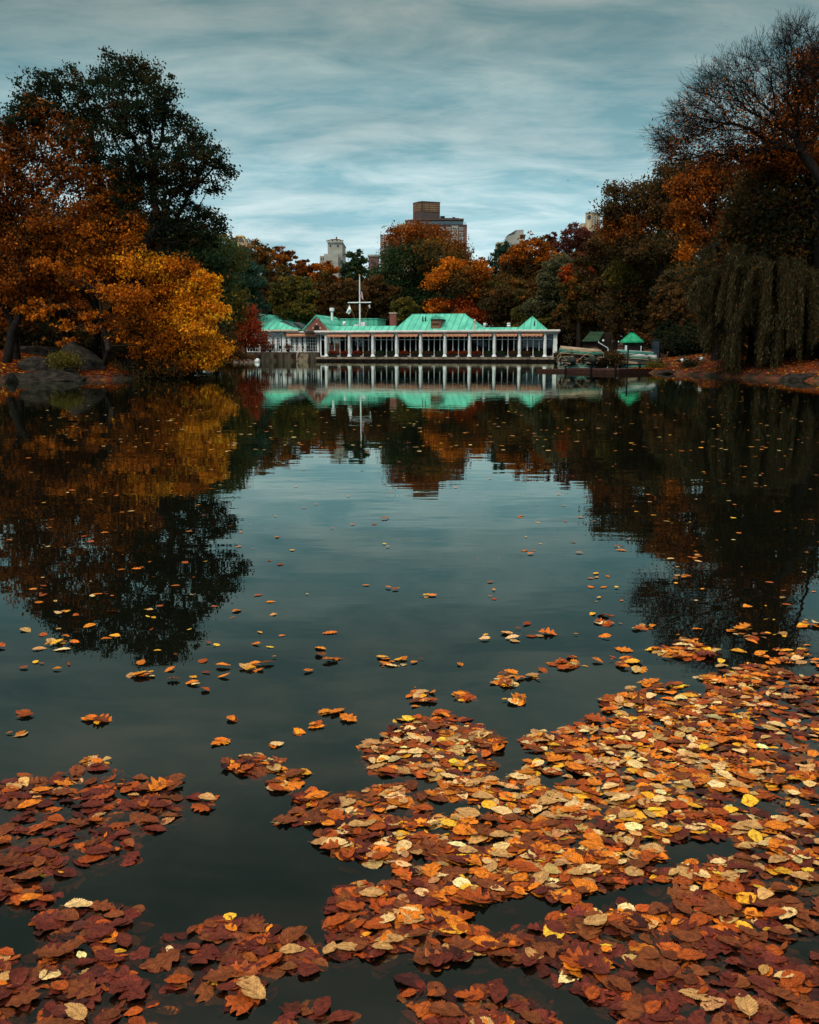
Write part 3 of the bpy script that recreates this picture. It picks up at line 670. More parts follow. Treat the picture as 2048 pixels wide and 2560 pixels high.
used = set(); ordn = "first second third fourth fifth sixth seventh eighth ninth".split()
for i, pair in enumerate(["RR", "RB", "GG", "RB", "BG", "RR", "RG", "GB", "BG"]):
    for j, k in enumerate(pair):
        o = prot[k] if k not in used else copy_tree(prot[k]); used.add(k)
        o.location = BL((i + (.24, .77)[j]) * BAY, .35, DECK)
        o['label'] = "%s planter in the %s bay of the colonnade, %s of its two" % (lab[k], ordn[i], "left" if j == 0 else "right")
# terrace shrubs and cafe furniture on the left terrace
for k, (zx, pal) in enumerate(((450, 'maroon'), (600, 'maroon'), (395, 'darkbrown'))):
    r = np.random.default_rng(50 + k); n = 600; root = empty("potted_shrub", BL(U(A_(zx), .3), .3, LD + .04), PHI, ["dark red potted shrub before the left double doors of the terrace", "dark red potted shrub beside the right double doors of the terrace", "brown potted shrub near the left end of the terrace"][k], "potted plant", "potted shrubs on the terrace")
    MB().lathe([(.2, 0), (.3, .35), (.33, .37), (.26, .36)], k=12).build("pot", M_BLACK, root)
    c = r.normal(size=(n, 3)) * np.array([.3, .22, .22]) + np.array([0, 0, .75]); c[:, 2] = np.maximum(c[:, 2], .36)
    V, F, cc = leaf_quads(c, 0, .13, r, pick(pal, n, r)); link("foliage", np_mesh("foliage", V, F, M_FOL, cc), root)
M_DBLUE = mat("dark_blue_paint", (.03, .05, .08), (.015, .025, .04), 3, .5)
def cafe_chair(loc, rz, label):
    root = empty("cafe_chair", loc, rz, label, "chair", "dark chairs on the left terrace")
    MB().box(-.22, .22, -.22, .22, .43, .47).build("seat", M_DBLUE, root); MB().box(-.22, .22, .2, .24, .48, .92).build("backrest", M_DBLUE, root)
    for sx in (-.2, .2):
        for sy in (-.2, .2): MB().bar((sx, sy, 0), (sx, sy, .43), .018, 5).build("leg", M_DBLUE, root)
for k, (zx, w) in enumerate(((310, "under the leftmost grid window"), (425, "behind the brown potted shrub"), (490, "between the left double doors and a dark red shrub"), (540, "right of the left double doors"), (740, "at the head of the steps"), (775, "under the wide grid window"), (812, "next to the first glazed porch bay"))):
    cafe_chair(BL(U(A_(zx), .5), .5, LD + .04), PHI + (k * 1.3) % 3, "dark terrace chair " + w)
# flagpole
fp = empty("flagpole", BL(U(901, 2.2), 2.2, CORN1 - .02), PHI, "tall white flagpole with a crossarm on the boathouse roof", "flagpole")
fu = U(901, 2.2); zt = H(690, fu, 2.2) - CORN1; zy = H(756, fu, 2.2) - CORN1; yl = U(872, 2.2) - fu; yr = U(929.6, 2.2) - fu
MB().tube([(0, 0, 0), (0, 0, zy), (0, 0, zt)], [.13, .11, .06], 10).build("pole", M_WHITE, fp)
MB().lathe([(.02, zt - .02), (.12, zt + .06), (.14, zt + .14), (.1, zt + .24), (.01, zt + .28)], k=10).build("finial", M_GOLD, fp)
MB().tube([(yl, -.12, zy), (yr, -.12, zy)], .075, 8).build("crossarm", M_WHITE, fp)
b = MB()
for a, c in (((yl + .1, -.12, zy), (0, -.12, .2)), ((yr - .1, -.12, zy), (.1, -.12, .2)), ((0.15, -.12, zt), (.15, -.12, .3))): b.bar(a, c, .012, 4)
b.build("halyard", M_ROPE, fp)
def flag_mat(kind):
    m, n, l = new_mat("flag_" + kind)
    o = n.new('ShaderNodeOutputMaterial'); d = n.new('ShaderNodeBsdfPrincipled'); d.inputs['Roughness'].default_value = .8; l.new(d.outputs[0], o.inputs[0])
    a = n.new('ShaderNodeAttribute'); a.attribute_name = 'lf'; s = n.new('ShaderNodeSeparateXYZ'); l.new(a.outputs['Vector'], s.inputs[0])
    def mm(op, x, y):
        q = n.new('ShaderNodeMath'); q.operation = op
        for i, v in enumerate((x, y)):
            if isinstance(v, (int, float)): q.inputs[i].default_value = v
            else: l.new(v, q.inputs[i])
        return q.outputs[0]
    def mix(f, x, y):
        q = n.new('ShaderNodeMix'); q.data_type = 'RGBA'; l.new(f, q.inputs[0])
        for i, v in ((6, x), (7, y)):
            if isinstance(v, tuple): q.inputs[i].default_value = (*v, 1)
            else: l.new(v, q.inputs[i])
        return q.outputs[2]
    if kind == "stripes":
        st = mm('LESS_THAN', mm('FRACT', mm('MULTIPLY', s.outputs[1], 6.5), 0), .5)
        c = mix(st, (.7, .6, .62), (.45, .05, .06))
        can = mm('MULTIPLY', mm('LESS_THAN', s.outputs[0], .4), mm('GREATER_THAN', s.outputs[1], .46))
        c = mix(can, c, (.02, .05, .16))
        fx = mm('SUBTRACT', mm('FRACT', mm('MULTIPLY', s.outputs[0], 15), 0), .5); fy = mm('SUBTRACT', mm('FRACT', mm('MULTIPLY', s.outputs[1], 16), 0), .5)
        star = mm('LESS_THAN', mm('ADD', mm('MULTIPLY', fx, fx), mm('MULTIPLY', fy, fy)), .05)
        c = mix(mm('MULTIPLY', can, star), c, (.7, .7, .75))
    else:
        dx = mm('MULTIPLY', mm('SUBTRACT', s.outputs[0], .5), 1.4); dy = mm('SUBTRACT', s.outputs[1], .5)
        r2 = mm('ADD', mm('MULTIPLY', dx, dx), mm('MULTIPLY', dy, dy))
        ring = mm('MULTIPLY', mm('LESS_THAN', r2, .075), mm('GREATER_THAN', r2, .05))
        blob = mm('LESS_THAN', mm('ADD', mm('MULTIPLY', mm('MULTIPLY', dx, dx), 2.5), mm('MULTIPLY', dy, dy)), .03)
        c = mix(mm('MAXIMUM', ring, blob), (.75, .8, .8), (.04, .25, .2))
    l.new(c, d.inputs['Base Color']); return m
def cloth(name, pts_fn, m, parent, nu=14, nv=14):
    V = []; E = []
    for j in range(nv + 1):
        for i in range(nu + 1):
            V.append(pts_fn(i / nu, j / nv)); E.append((i / nu, j / nv, 0))
    i = (np.arange(nv)[:, None] * (nu + 1) + np.arange(nu)[None]).ravel()
    F = np.stack([i, i + 1, i + nu + 2, i + nu + 1], 1)
    return link(name, np_mesh(name, np.array(V), F, m, smooth=True, extra=np.array(E)), parent)
zf1 = H(721, fu, 2.2) - CORN1; zf0 = H(751, fu, 2.2) - CORN1; mpp = 130 / FOC
def usf(s, t):   # drooping flag: the fly end hangs down beside the pole
    z = zf1 - (1 - t) * (zf1 - zf0) * .62 - s ** .8 * (zf1 - zf0) * (.36 + .02 * t)
    return (.1 + s * 7.5 * mpp * (1.0 - .25 * t) + .10 * math.sin(s * 9 + t * 2), -.15 + .16 * math.sin(s * 14 + t * 3), z)
c = cloth("striped_flag", usf, flag_mat("stripes"), None); c.location = fp.location; c.rotation_euler = fp.rotation_euler; tag(c, "drooping red and white striped flag with a blue canton on the flagpole", "flag")
Lw = lambda px, py: ((px - 901) * mpp, H(py, fu, 2.2) - CORN1)
q = [Lw(874, 760), Lw(880, 776), Lw(872, 785), Lw(866, 781)]
def wf(s, t):
    a = np.array(q[0]) * (1 - s) * (1 - t) + np.array(q[1]) * s * (1 - t) + np.array(q[2]) * s * t + np.array(q[3]) * (1 - s) * t
    return (a[0], -.12 + .12 * math.sin(s * 6 + t * 4), a[1])
c = cloth("white_flag", wf, flag_mat("emblem"), None); c.location = fp.location; c.rotation_euler = fp.rotation_euler; tag(c, "white flag with a green emblem hanging from the left end of the crossarm", "flag")
q2 = [Lw(925, 762), Lw(929, 762), Lw(928, 771), Lw(924, 766)]
def wf2(s, t):
    a = np.array(q2[0]) * (1 - s) * (1 - t) + np.array(q2[1]) * s * (1 - t) + np.array(q2[2]) * s * t + np.array(q2[3]) * (1 - s) * t
    return (a[0], -.12 + .08 * math.sin(s * 5 + t * 6), a[1])
c = cloth("small_flag", wf2, M_FWHITE, None, 6, 6); c.location = fp.location; c.rotation_euler = fp.rotation_euler; tag(c, "small crumpled white flag hanging from the right end of the crossarm", "flag")

# ------------------------------------------------------------------ distant buildings
Z8 = lambda zx, zy: (780 + .26667 * zx, 470 + .26667 * zy)
def hz(zy, Y): return float(P(1024, 470 + .26667 * zy, Y)[2])
def hx(zx, Y, zy=300): return float(P(780 + .26667 * zx, 470 + .26667 * zy, Y)[0])
YB = 450.0
apt = empty("apartment_tower", (hx(1150, YB), YB, 0), 0, "tall brown brick apartment tower with a boxy rooftop block behind the trees", "building")
ox = hx(1150, YB)
def pp(zx, Y): return (hx(zx, Y) - ox, Y - YB)
def part(name, pl, z0, z1, m, parent=apt): return MB().prism([pp(*q) for q in pl], z0, z1).build(name, m, parent)
part("wall", [(875, YB + 6), (1030, YB), (1455, YB), (1440, YB + 25), (900, YB + 25)], 0, hz(342, YB), M_TBRICK)
part("side_wall", [(800, YB + 6), (900, YB + 4), (900, YB + 24), (810, YB + 24)], 0, hz(318, YB), M_BEIGE)
part("low_wing", [(640, YB + 8), (720, YB + 6), (820, YB + 6), (820, YB + 22), (650, YB + 22)], 0, hz(418, YB), M_TBRICK)
part("low_wing_step", [(640, YB + 3), (668, YB + 3), (668, YB + 7.8), (640, YB + 7.9)], 0, hz(460, YB), M_TBRICK)
part("penthouse_wall", [(880, YB + 8), (1035, YB + 2.5), (1415, YB + 2.5), (1405, YB + 22), (900, YB + 22)], hz(342, YB), hz(300, YB), M_PANE)
part("penthouse_roof", [(873, YB + 6), (1030, YB + .4), (1424, YB + .4), (1412, YB + 23), (893, YB + 23)], hz(300, YB), hz(284, YB), M_DBRICK)
part("roof_step", [(1240, YB + 5), (1380, YB + 5), (1375, YB + 15), (1240, YB + 15)], hz(284, YB), hz(266, YB), M_DBRICK)
part("balcony_rail", [(1030, YB - .6), (1450, YB - .6), (1450, YB - .3), (1030, YB - .3)], hz(345, YB), hz(322, YB), M_GLASS)
blk = part("rooftop_block", [(948, YB + 9), (1030, YB + 4), (1200, YB + 7), (1120, YB + 18)], hz(284, YB), hz(118, YB), M_DBRICK)
part("parapet", [(946, YB + 9), (1030, YB + 3.6), (1203, YB + 6.8), (1120, YB + 18.5)], hz(118, YB), hz(109, YB), M_DBRICK, blk)
def face_panel(name, za, zb_, Ya, Yb, zt, zb2, m, off=.25):
    a = pp(za, Ya); c = pp(zb_, Yb); return MB().prism([(a[0], a[1] - off), (c[0], c[1] - off), (c[0], c[1] + .05), (a[0], a[1] + .05)], zb2, zt).build(name, m, blk)
face_panel("louvre_panel", 955, 1024, YB + 8.6, YB + 4.35, hz(124, YB), hz(205, YB), M_LOUV)
face_panel("louvre_panel", 1038, 1096, YB + 4.2, YB + 5.2, hz(124, YB), hz(205, YB), M_LOUV)
face_panel("louvre_panel", 1102, 1194, YB + 5.3, YB + 6.9, hz(124, YB), hz(205, YB), M_LOUV)
b = MB(); a = pp(1225, YB + 4); b.box(a[0] - 1.1, a[0] + 1.1, 4, 6.5, hz(284, YB), hz(250, YB)); a = pp(1330, YB + 6); b.box(a[0] - .7, a[0] + .7, 6, 7, hz(266, YB), hz(255, YB))
a = pp(998, YB + 8); b.box(a[0] - .4, a[0] + .4, 8, 9, hz(109, YB), hz(100, YB)); a = pp(1101, YB + 8); b.box(a[0] - .7, a[0] + .7, 8, 9, hz(109, YB), hz(102, YB)); b.build("roof_stack", M_BLACK, apt)
a0 = pp(1310, YB)[0]; a1 = pp(1372, YB)[0]
MB().box(a0, a1, -.25, -.01, 0, hz(350, YB)).build("pale_pier", M_LIME, apt)
def tower_window(x0, x1, z0, z1, y, parent=apt):
    b = MB(); t = .28; b.box(x0, x1, y - .25, y, z0, z0 + t); b.box(x0, x1, y - .25, y, z1 - t, z1); b.box(x0, x0 + t, y - .24, y, z0 + t, z1 - t); b.box(x1 - t, x1, y - .24, y, z0 + t, z1 - t)
    f = b.build("window", M_LIME, parent); MB().box(x0 + .1, x1 - .1, y - .1, y - .02, z0 + .1, z1 - .1).build("pane", M_PANE, f)
for row in range(7):
    zt_ = 368 + row * 45
    for xa, xb, y in ((1262, 1302, -.012), (1325, 1362, -.262), (1383, 1420, -.012), (1195, 1240, -.012), (1120, 1165, -.012), (1050, 1095, -.012)):
        tower_window(pp(xa, YB)[0], pp(xb, YB)[0], hz(zt_ + 30, YB), hz(zt_, YB), y)
for row in range(5):
    zt_ = 430 + row * 40
    for xa, xb in ((650, 674), (684, 712)):
        tower_window(pp(xa, YB)[0], pp(xb, YB)[0], hz(zt_ + 28, YB), hz(zt_, YB), 2.95 if xb < 670 else (2.9 if xa < 668 else 6.0))
for xa in (900, 930, 958): tower_window(pp(xa, YB)[0], pp(xa + 16, YB)[0], hz(335, YB), hz(304, YB), 2.9)
# stone tower on the left
YS = 520.0
ts = empty("stone_tower", (hx(215, YS), YS, 0), 0, "grey limestone tower with a small red roof left of the flagpole", "building"); ox2 = hx(215, YS)
def q2_(zx): return hx(zx, YS, 500) - ox2
tb = lambda n, x0, x1, y0, y1, z0, z1, m: MB().box(q2_(x0), q2_(x1), y0, y1, z0, z1).build(n, m, ts)
tb("wall", 147, 283, 0, 28, 0, hz(512, YS), M_LIME); tb("cornice", 143, 287, -.8, 29, hz(512, YS), hz(500, YS), M_LIME)
tb("upper_stage", 168, 256, 6, 22, hz(500, YS), hz(472, YS), M_LIME); tb("side_wing", 68, 143, 2, 24, 0, hz(632, YS), M_LIME); tb("lower_front", 120, 250, -6, -.9, 0, hz(628, YS), M_LIME)
rx0, rx1 = q2_(164), q2_(260); rz = hz(472, YS); MB().add([(rx0, 4, rz), (rx1, 4, rz), (rx1, 24, rz), (rx0, 24, rz), ((rx0 + rx1) / 2, 14, hz(446, YS))], [(0, 1, 4), (1, 2, 4), (2, 3, 4), (3, 0, 4), (0, 3, 2, 1)]).build("roof", M_REDTILE, ts)
MB().bar(((rx0 + rx1) / 2, 14, hz(449, YS)), ((rx0 + rx1) / 2, 14, hz(428, YS)), .4, 6).build("finial", M_BLACK, ts)
for x in (150, 172, 215, 258, 280): MB().box(q2_(x) - .9, q2_(x) + .9, -.8, .8, hz(500, YS), hz(487, YS)).build("pinnacle", M_LIME, ts)
for x, za, zb_ in ((166, 532, 552), (236, 532, 552), (184, 478, 497), (226, 478, 497)):
    y = -.12 if za > 500 else 5.88; MB().box(q2_(x), q2_(x + 14), y, y + .1, hz(zb_, YS), hz(za, YS)).build("window", M_SLATE, ts)
for x in (80, 100, 122): MB().box(q2_(x), q2_(x + 9), 1.85, 1.98, hz(672, YS), hz(650, YS)).build("window", M_SLATE, ts)
def Bx(px, Y, py=600): return float(P(px, py, Y)[0])
def Bz(py, Y): return float(P(1024, py, Y)[2])
# gilt topped roof far left
Yg = 600.0; gx = Bx(595, Yg); g = empty("mansard_building", (gx, Yg, 0), 0, "beige building with a dark mansard roof and golden ridge by the dark oak", "building")
MB().box(Bx(572, Yg) - gx, Bx(618, Yg) - gx, 0, 20, 0, Bz(605, Yg)).build("wall", M_BEIGE, g)
xa, xb = Bx(578, Yg) - gx, Bx(613, Yg) - gx; xc, xd = Bx(587, Yg) - gx, Bx(603, Yg) - gx; z0, z1 = Bz(605, Yg), Bz(590, Yg)
MB().add([(xa, 1, z0), (xb, 1, z0), (xb, 19, z0), (xa, 19, z0), (xc, 6, z1), (xd, 6, z1), (xd, 14, z1), (xc, 14, z1)], [(0, 1, 5, 4), (1, 2, 6, 5), (2, 3, 7, 6), (3, 0, 4, 7), (4, 5, 6, 7)]).build("roof", M_SLATE, g)
b = MB(); b.box(xc - .4, xd + .4, 5.5, 14.5, z1 + .01, z1 + 1.0); b.bar((xa, .9, z0), (xc, 5.9, z1), .45, 5); b.bar((xb, .9, z0), (xd, 5.9, z1), .45, 5); b.bar(((xa + xb) / 2, .8, z0), ((xc + xd) / 2, 5.8, z1), .35, 5); b.build("ridge_trim", M_GOLD, g)
# white block with dark glass slope
Yw = 560.0; gx = Bx(1290, Yw); g = empty("penthouse_building", (gx, Yw, 0), 0, "white rooftop with a sloping dark glass roof above the orange trees", "building")
MB().ext([(Bx(1268, Yw) - gx, 0), (Bx(1309, Yw) - gx, 0), (Bx(1309, Yw) - gx, Bz(574, Yw)), (Bx(1292, Yw) - gx, Bz(575, Yw)), (Bx(1270, Yw) - gx, Bz(588, Yw))], 0, 20).build("wall", M_LIME, g)
x0, x1 = Bx(1270, Yw) - gx, Bx(1291, Yw) - gx; MB().add([(x0, -.3, Bz(587, Yw)), (x1, -.3, Bz(574.5, Yw)), (x1 - 1.5, -.3, Bz(585, Yw)), (x0, -.3, Bz(588, Yw)), (x0, 18, Bz(587, Yw) + .3), (x1, 18, Bz(574.5, Yw) + .3), (x1 - 1.5, -.05, Bz(585, Yw)), (x0, -.05, Bz(588, Yw))], [(0, 1, 2, 3), (0, 4, 5, 1), (3, 2, 6, 7)]).build("glass_roof", M_SLATE, g)
MB().box(Bx(1244, Yw) - gx, Bx(1266, Yw) - gx, 2, 14, 0, Bz(604, Yw)).build("low_wing", M_BEIGE, g)
# beige tower on the right
Yt = 500.0; gx = Bx(1485, Yt); g = empty("beige_tower", (gx, Yt, 0), 0, "narrow beige stone tower with an arched opening rising over the maroon trees", "building")
MB().prism([(Bx(1464, Yt) - gx, 2), (Bx(1478, Yt) - gx, 0), (Bx(1502, Yt) - gx, 3), (Bx(1490, Yt) - gx, 12)], 0, Bz(532, Yt)).build("wall", M_BEIGE, g)
MB().prism([(Bx(1463, Yt) - gx, 1.6), (Bx(1478, Yt) - gx, -.6), (Bx(1503, Yt) - gx, 2.6), (Bx(1490, Yt) - gx, 13)], Bz(532, Yt), Bz(529.5, Yt)).build("cornice", M_LIME, g)
xa = Bx(1468, Yt) - gx; xb = Bx(1476, Yt) - gx; zz = Bz(541, Yt); ar = [(xa, Bz(546, Yt)), (xb, Bz(546, Yt)), (xb, zz)] + [((xa + xb) / 2 + (xb - xa) / 2 * math.cos(t), zz + .9 * math.sin(t)) for t in np.linspace(.4, 2.8, 6)] + [(xa, zz)]
MB().ext(ar, .2, 1.5).build("arch_opening", M_SLATE, g)
MB().box(Bx(1455, Yt) - gx, Bx(1470, Yt) - gx, 3, 10, 0, Bz(556, Yt)).build("low_wing", M_BEIGE, g)
b = MB()
for x in (1483, 1489, 1495): b.box(Bx(x, Yt) - gx, Bx(x + 1.8, Yt) - gx, .3, 3, Bz(575, Yt), Bz(541, Yt))
b.build("pilaster", M_LIME, g); MB().bar((Bx(1481, Yt) - gx, 5, Bz(530, Yt)), (Bx(1481, Yt) - gx, 5, Bz(523, Yt)), .2, 5).build("mast", M_BLACK, g)
for (px0, px1, py, Y, m, lb, nm) in ((921, 945, 641, 420, M_TBRICK, "small red brick rooftop just left of the tall apartment tower", "brick_building"), (1166, 1180, 632, 430, M_BEIGE, "small cream rooftop just right of the tall apartment tower", "cream_building"), (1700, 1722, 505, 300, M_BEIGE, "pale house front glimpsed through the right hand trees", "pale_building")):
    gx = Bx(px0, Y); g = empty(nm, (gx, Y, 0), 0, lb, "building"); MB().box(0, Bx(px1, Y) - gx, 0, 12, 0, Bz(py, Y)).build("wall", m, g); MB().box(-.4, Bx(px1, Y) - gx + .4, -.4, 12.4, Bz(py, Y), Bz(py, Y) + .8).build("parapet", M_LIME, g)
    MB().box((Bx(px1, Y) - gx) * .35, (Bx(px1, Y) - gx) * .6, -.1, 0, Bz(py, Y) - 3.2, Bz(py, Y) - 1.4).build("window", M_SLATE, g)

# ------------------------------------------------------------------ boat landing at the right
Z3 = lambda zx, zy: (1340 + .2319 * zx, 740 + .2319 * zy)
def w3(zx, zy, Y): return P(*Z3(zx, zy), Y)
YD = 68.0
da, db_ = W(1341, 929), W(1546, 934)
dk = empty("floating_dock", ((da[0] + db_[0]) / 2, (da[1] + db_[1]) / 2, 0), math.atan2(db_[1] - da[1], db_[0] - da[0]), "low dark brown floating dock under the stacked rowboats", "dock")
LDk = math.hypot(db_[0] - da[0], db_[1] - da[1])
MB().box(-LDk * .12, LDk / 2, 0, 4.6, .14, .26).box(-LDk / 2, -LDk * .12 - .1, 0, 3.6, .10, .19).build("deck", M_WOOD, dk, bevel=.015)
MB().box(-LDk * .12, LDk / 2, -.05, .0, -.4, .24).box(-LDk / 2, -LDk * .12 - .1, -.05, 0, -.4, .16).box(LDk / 2, LDk / 2 + .05, 0, 4.6, -.4, .3).build("fascia", M_WOOD, dk)
b = MB()
for i in range(7): b.box(-LDk / 2 + .3 + i * (LDk - 1) / 6, -LDk / 2 + .9 + i * (LDk - 1) / 6, .4, 3.2, -.5, .095)
b.build("float", M_BLACK, dk)
for i, u in enumerate((-LDk * .11, LDk * .2, LDk * .48)): MB().bar((u, -.12, -1), (u, -.12, .55 - .1 * (i == 0)), .07, 8).build("mooring_post", M_BARKD, dk)
def hull_mesh(L, B, D, n=14, k=9):
    V = []; F = []
    for i in range(n + 1):
        t = i / n; wb = (math.sin(min(t * 1.25 + .35, 1.57)) if t < .5 else (1 - ((t - .5) * 2) ** 2.6)) * B / 2 + .015
        sheer = D * (1 + .18 * (2 * t - 1) ** 2); keel = D * .12 * max(0, (t - .75) * 4) ** 2
        for j in range(k):
            a = -math.pi / 2 + math.pi * j / (k - 1)
            V.append(((t - .5) * L, math.sin(a) * wb, sheer - (sheer - keel) * (math.cos(a) ** .62 if abs(math.cos(a)) > 1e-6 else 0)))
    for i in range(n):
        for j in range(k - 1): q = i * k + j; F.append((q, q + 1, q + k + 1, q + k))
    F.append(tuple(range(k)))
    return V, F
def rowboat(loc, rz, L, mhull, mrail, label, up=False, pitch=0.0, roll=0.0, B=1.25, D=.42, cat="rowboat"):
    root = empty("rowboat", loc, rz, label, cat, "rowboats stacked at the landing"); root.rotation_euler = (math.pi + roll if up else roll, pitch, rz)
    V, F = hull_mesh(L, B, D)
    h = MB().add(V, F).build("hull", mhull, root, smooth=True); md = h.modifiers.new("thick", 'SOLIDIFY'); md.thickness = .025
    n, k = 14, 9; b = MB()
    for j in (0, k - 1): b.tube([V[i * k + j] for i in range(n + 1)], .035, 5)
    b.build("gunwale", mrail, root); MB().tube([V[i * k + 4] for i in range(n + 1)], .03, 4).build("keel", mrail, root)
    b = MB()
    for t in (-.25, .05, .3): b.box(t * L - .11, t * L + .11, -B * .44, B * .44, D * .62, D * .68)
    b.build("thwart", mrail, root)
    return root
# left rack : two boats end-on, a long boat under and a long boat above, lashed with rope
Yb = 69.5
def zat(zy, Y): return float(P(1024, 740 + .2319 * zy, Y)[2])
def xat(zx, Y): return float(P(1340 + .2319 * zx, 900, Y)[0])
mp3 = .2319 * Yb / FOC
rowboat((xat(440, Yb), Yb, zat(728, Yb)), .05, 400 * mp3, M_BOATG, M_BOATS, "dark green upturned rowboat lowest in the left stack on the dock", up=True, D=.30)
rowboat((xat(342, Yb), Yb + .6, zat(650, Yb)), math.pi / 2 + .1, 3.9, M_BOATD, M_BOATT, "dark upturned rowboat pointing at the water, left of the two in the lashed rack", up=True, D=.45, B=1.15)
rowboat((xat(600, Yb), Yb + .6, zat(640, Yb)), math.pi / 2 - .06, 3.9, M_BOATD, M_BOATT, "dark upturned rowboat pointing at the water, right of the two in the lashed rack", up=True, D=.48, B=1.3)
rowboat((xat(495, Yb), Yb + .2, zat(588, Yb) + .02), .0, 470 * mp3, M_BOATG, M_BOATT, "green upturned rowboat with tan rails lying across the top of the left stack", up=True, pitch=.09, D=.30, B=1.4)
rowboat((xat(490, Yb), Yb + .25, zat(568, Yb) + .05), .0, 440 * mp3, M_BOATT, M_BOATT, "tan upturned rowboat nested highest on the left stack", up=True, pitch=.09, D=.26, B=1.2)
rk = empty("boat_rack", (xat(480, Yb), Yb, .36), 0, "timber rack holding the left rowboat stack on the dock", "rack"); cx0 = xat(480, Yb)
b = MB()
for zx in (260, 500, 705):
    for y in (-.4, 1.2): b.bar((xat(zx, Yb) - cx0, y, 0), (xat(zx, Yb) - cx0, y, zat(648, Yb) - .36 + .1), .05, 6)
b.build("upright", M_BARKD, rk)
b = MB()
for y in (-.4, 1.2): b.bar((xat(258, Yb) - cx0, y, zat(648, Yb) - .4), (xat(707, Yb) - cx0, y, zat(630, Yb) - .4), .05, 6); b.bar((xat(258, Yb) - cx0, y, zat(738, Yb) - .36), (xat(707, Yb) - cx0, y, zat(738, Yb) - .36), .05, 6)
b.build("crossbar", M_BARKD, rk)
rp = MB()
Yf = Yb - .75
def rpt(zx, zy): return tuple(w3(zx, zy, Yf))
for seq in ([(268, 608), (225, 660), (245, 710), (238, 775)], [(268, 608), (430, 580), (660, 560), (725, 610), (735, 660)], [(240, 660), (350, 650), (400, 705), (500, 772)], [(500, 772), (585, 690), (735, 655)],
            [(350, 650), (348, 700), (275, 690)], [(585, 630), (585, 688), (520, 660)], [(640, 572), (520, 640), (420, 715), (240, 770)], [(585, 688), (650, 660)], [(348, 700), (300, 660)], [(348, 700), (405, 680)], [(268, 612), (268, 660), (240, 690)]):
    rp.tube([rpt(*q) for q in seq], .018, 5)
tag(rp.build("lashing_rope", M_ROPE), "pale rope crisscrossed over the left stack of rowboats", "rope")
# right stack, six nested upturned boats
Yc = 71.5; mpc = .2319 * Yc / FOC
specs = [(1085, 745, 380, M_BOATG, M_BOATS, "dark green hull lowest in the right stack by the black post", 0, .30), (1075, 705, 420, M_BOATT, M_BOATT, "tan rowboat second from the bottom of the right stack", .03, .26),
         (1095, 678, 400, M_BOATS, M_BOATS, "silvery rowboat third from the bottom of the right stack", .05, .26), (1110, 655, 390, M_BOATG, M_BOATT, "green rowboat with tan rail in the middle of the right stack", .08, .26),
         (1110, 630, 380, M_BOATS, M_BOATT, "pale rowboat second from the top of the right stack", .10, .26), (1075, 605, 400, M_BOATG, M_BOATS, "green rowboat with pale rails topmost in the right stack", .07, .26)]
for i, (zx, zy, ln, mh, mr_, lb, pt, D) in enumerate(specs):
    rowboat((xat(zx, Yc), Yc + .1 * (i % 3), zat(zy - 12, Yc)), math.pi + .06 * (i % 2), ln * mpc, mh, mr_, lb, up=True, pitch=-pt, D=D, B=1.3)
bl = empty("boat_trestle", (xat(1085, Yc), Yc, gz(xat(1085, Yc), Yc)), 0, "low timber trestle under the right stack of rowboats", "trestle")
b = MB(); hgt = max(.1, zat(745, Yc) - gz(xat(1085, Yc), Yc) - .05)
for x in (-1.4, 1.3):
    b.box(x - .06, x + .06, -.7, .8, hgt - .1, hgt)
    b.box(x - .05, x + .05, -.6, -.5, -.8, hgt - .101); b.box(x - .05, x + .05, .6, .7, -.8, hgt - .101)
b.build("frame", M_BARKD, bl)
# black post, kiosk, shed, boards
bp_ = w3(985, 825, 67.0); pst = empty("black_post", (bp_[0], bp_[1], 0), 0, "thin black post with a bracket arm at the water's edge by the right boat stack", "post")
ptop = float(P(1024, Z3(0, 555)[1], 67.0)[2])
MB().tube([(0, 0, -1.2), (0, 0, ptop)], [.07, .055], 8).lathe([(.09, ptop), (.1, ptop + .05), (.02, ptop + .1)], k=8).build("shaft", M_BLACK, pst)
MB().tube([(0, 0, ptop - .08), (.5, .2, ptop + .12), (1.4, .5, ptop + .18), (2.4, .9, ptop - .1)], .018, 5).build("cable", M_BLACK, pst)
sp = w3(1115, 820, 66.5); o = MB().lathe([(.1, -1.2), (.1, zat(745, 66.5)), (.13, zat(743, 66.5)), (.13, zat(730, 66.5)), (.06, zat(720, 66.5))], sp[0], sp[1], 10).build("bollard", M_BLACK); tag(o, "short black bollard in the water right of the black post", "bollard")
Yk = 82.0; kx = xat(1025, Yk); kg = gz(kx, Yk)
kio = empty("ticket_kiosk", (kx, Yk, kg), 0, "small kiosk with a bright green pointed metal roof behind the boats", "kiosk")
mk = .2319 * Yk / FOC; ze = float(P(0, Z3(0, 490)[1], Yk)[2]) - kg; zp_ = float(P(0, Z3(0, 397)[1], Yk)[2]) - kg; R = 122 * mk
pts8 = [(R * math.cos(a), R * math.sin(a)) for a in np.linspace(math.pi / 8, 2 * math.pi + math.pi / 8, 9)[:-1]]
rf = MB().add([(x, y, ze) for x, y in pts8] + [(x * .12, y * .12, zp_) for x, y in pts8], [(i, (i + 1) % 8, 8 + (i + 1) % 8, 8 + i) for i in range(8)] + [tuple(range(8))[::-1], tuple(range(8, 16))]).build("roof", M_KGREEN, kio)
b = MB()
for x, y in pts8: b.bar((x, y, ze), (x * .12, y * .12, zp_ + .02), .035, 5)
b.build("seam", M_KGREEN, rf); b = MB().prism([(x * 1.02, y * 1.02) for x, y in pts8], ze - .12, ze - .002); b.build("fascia", M_KGREEN, kio)
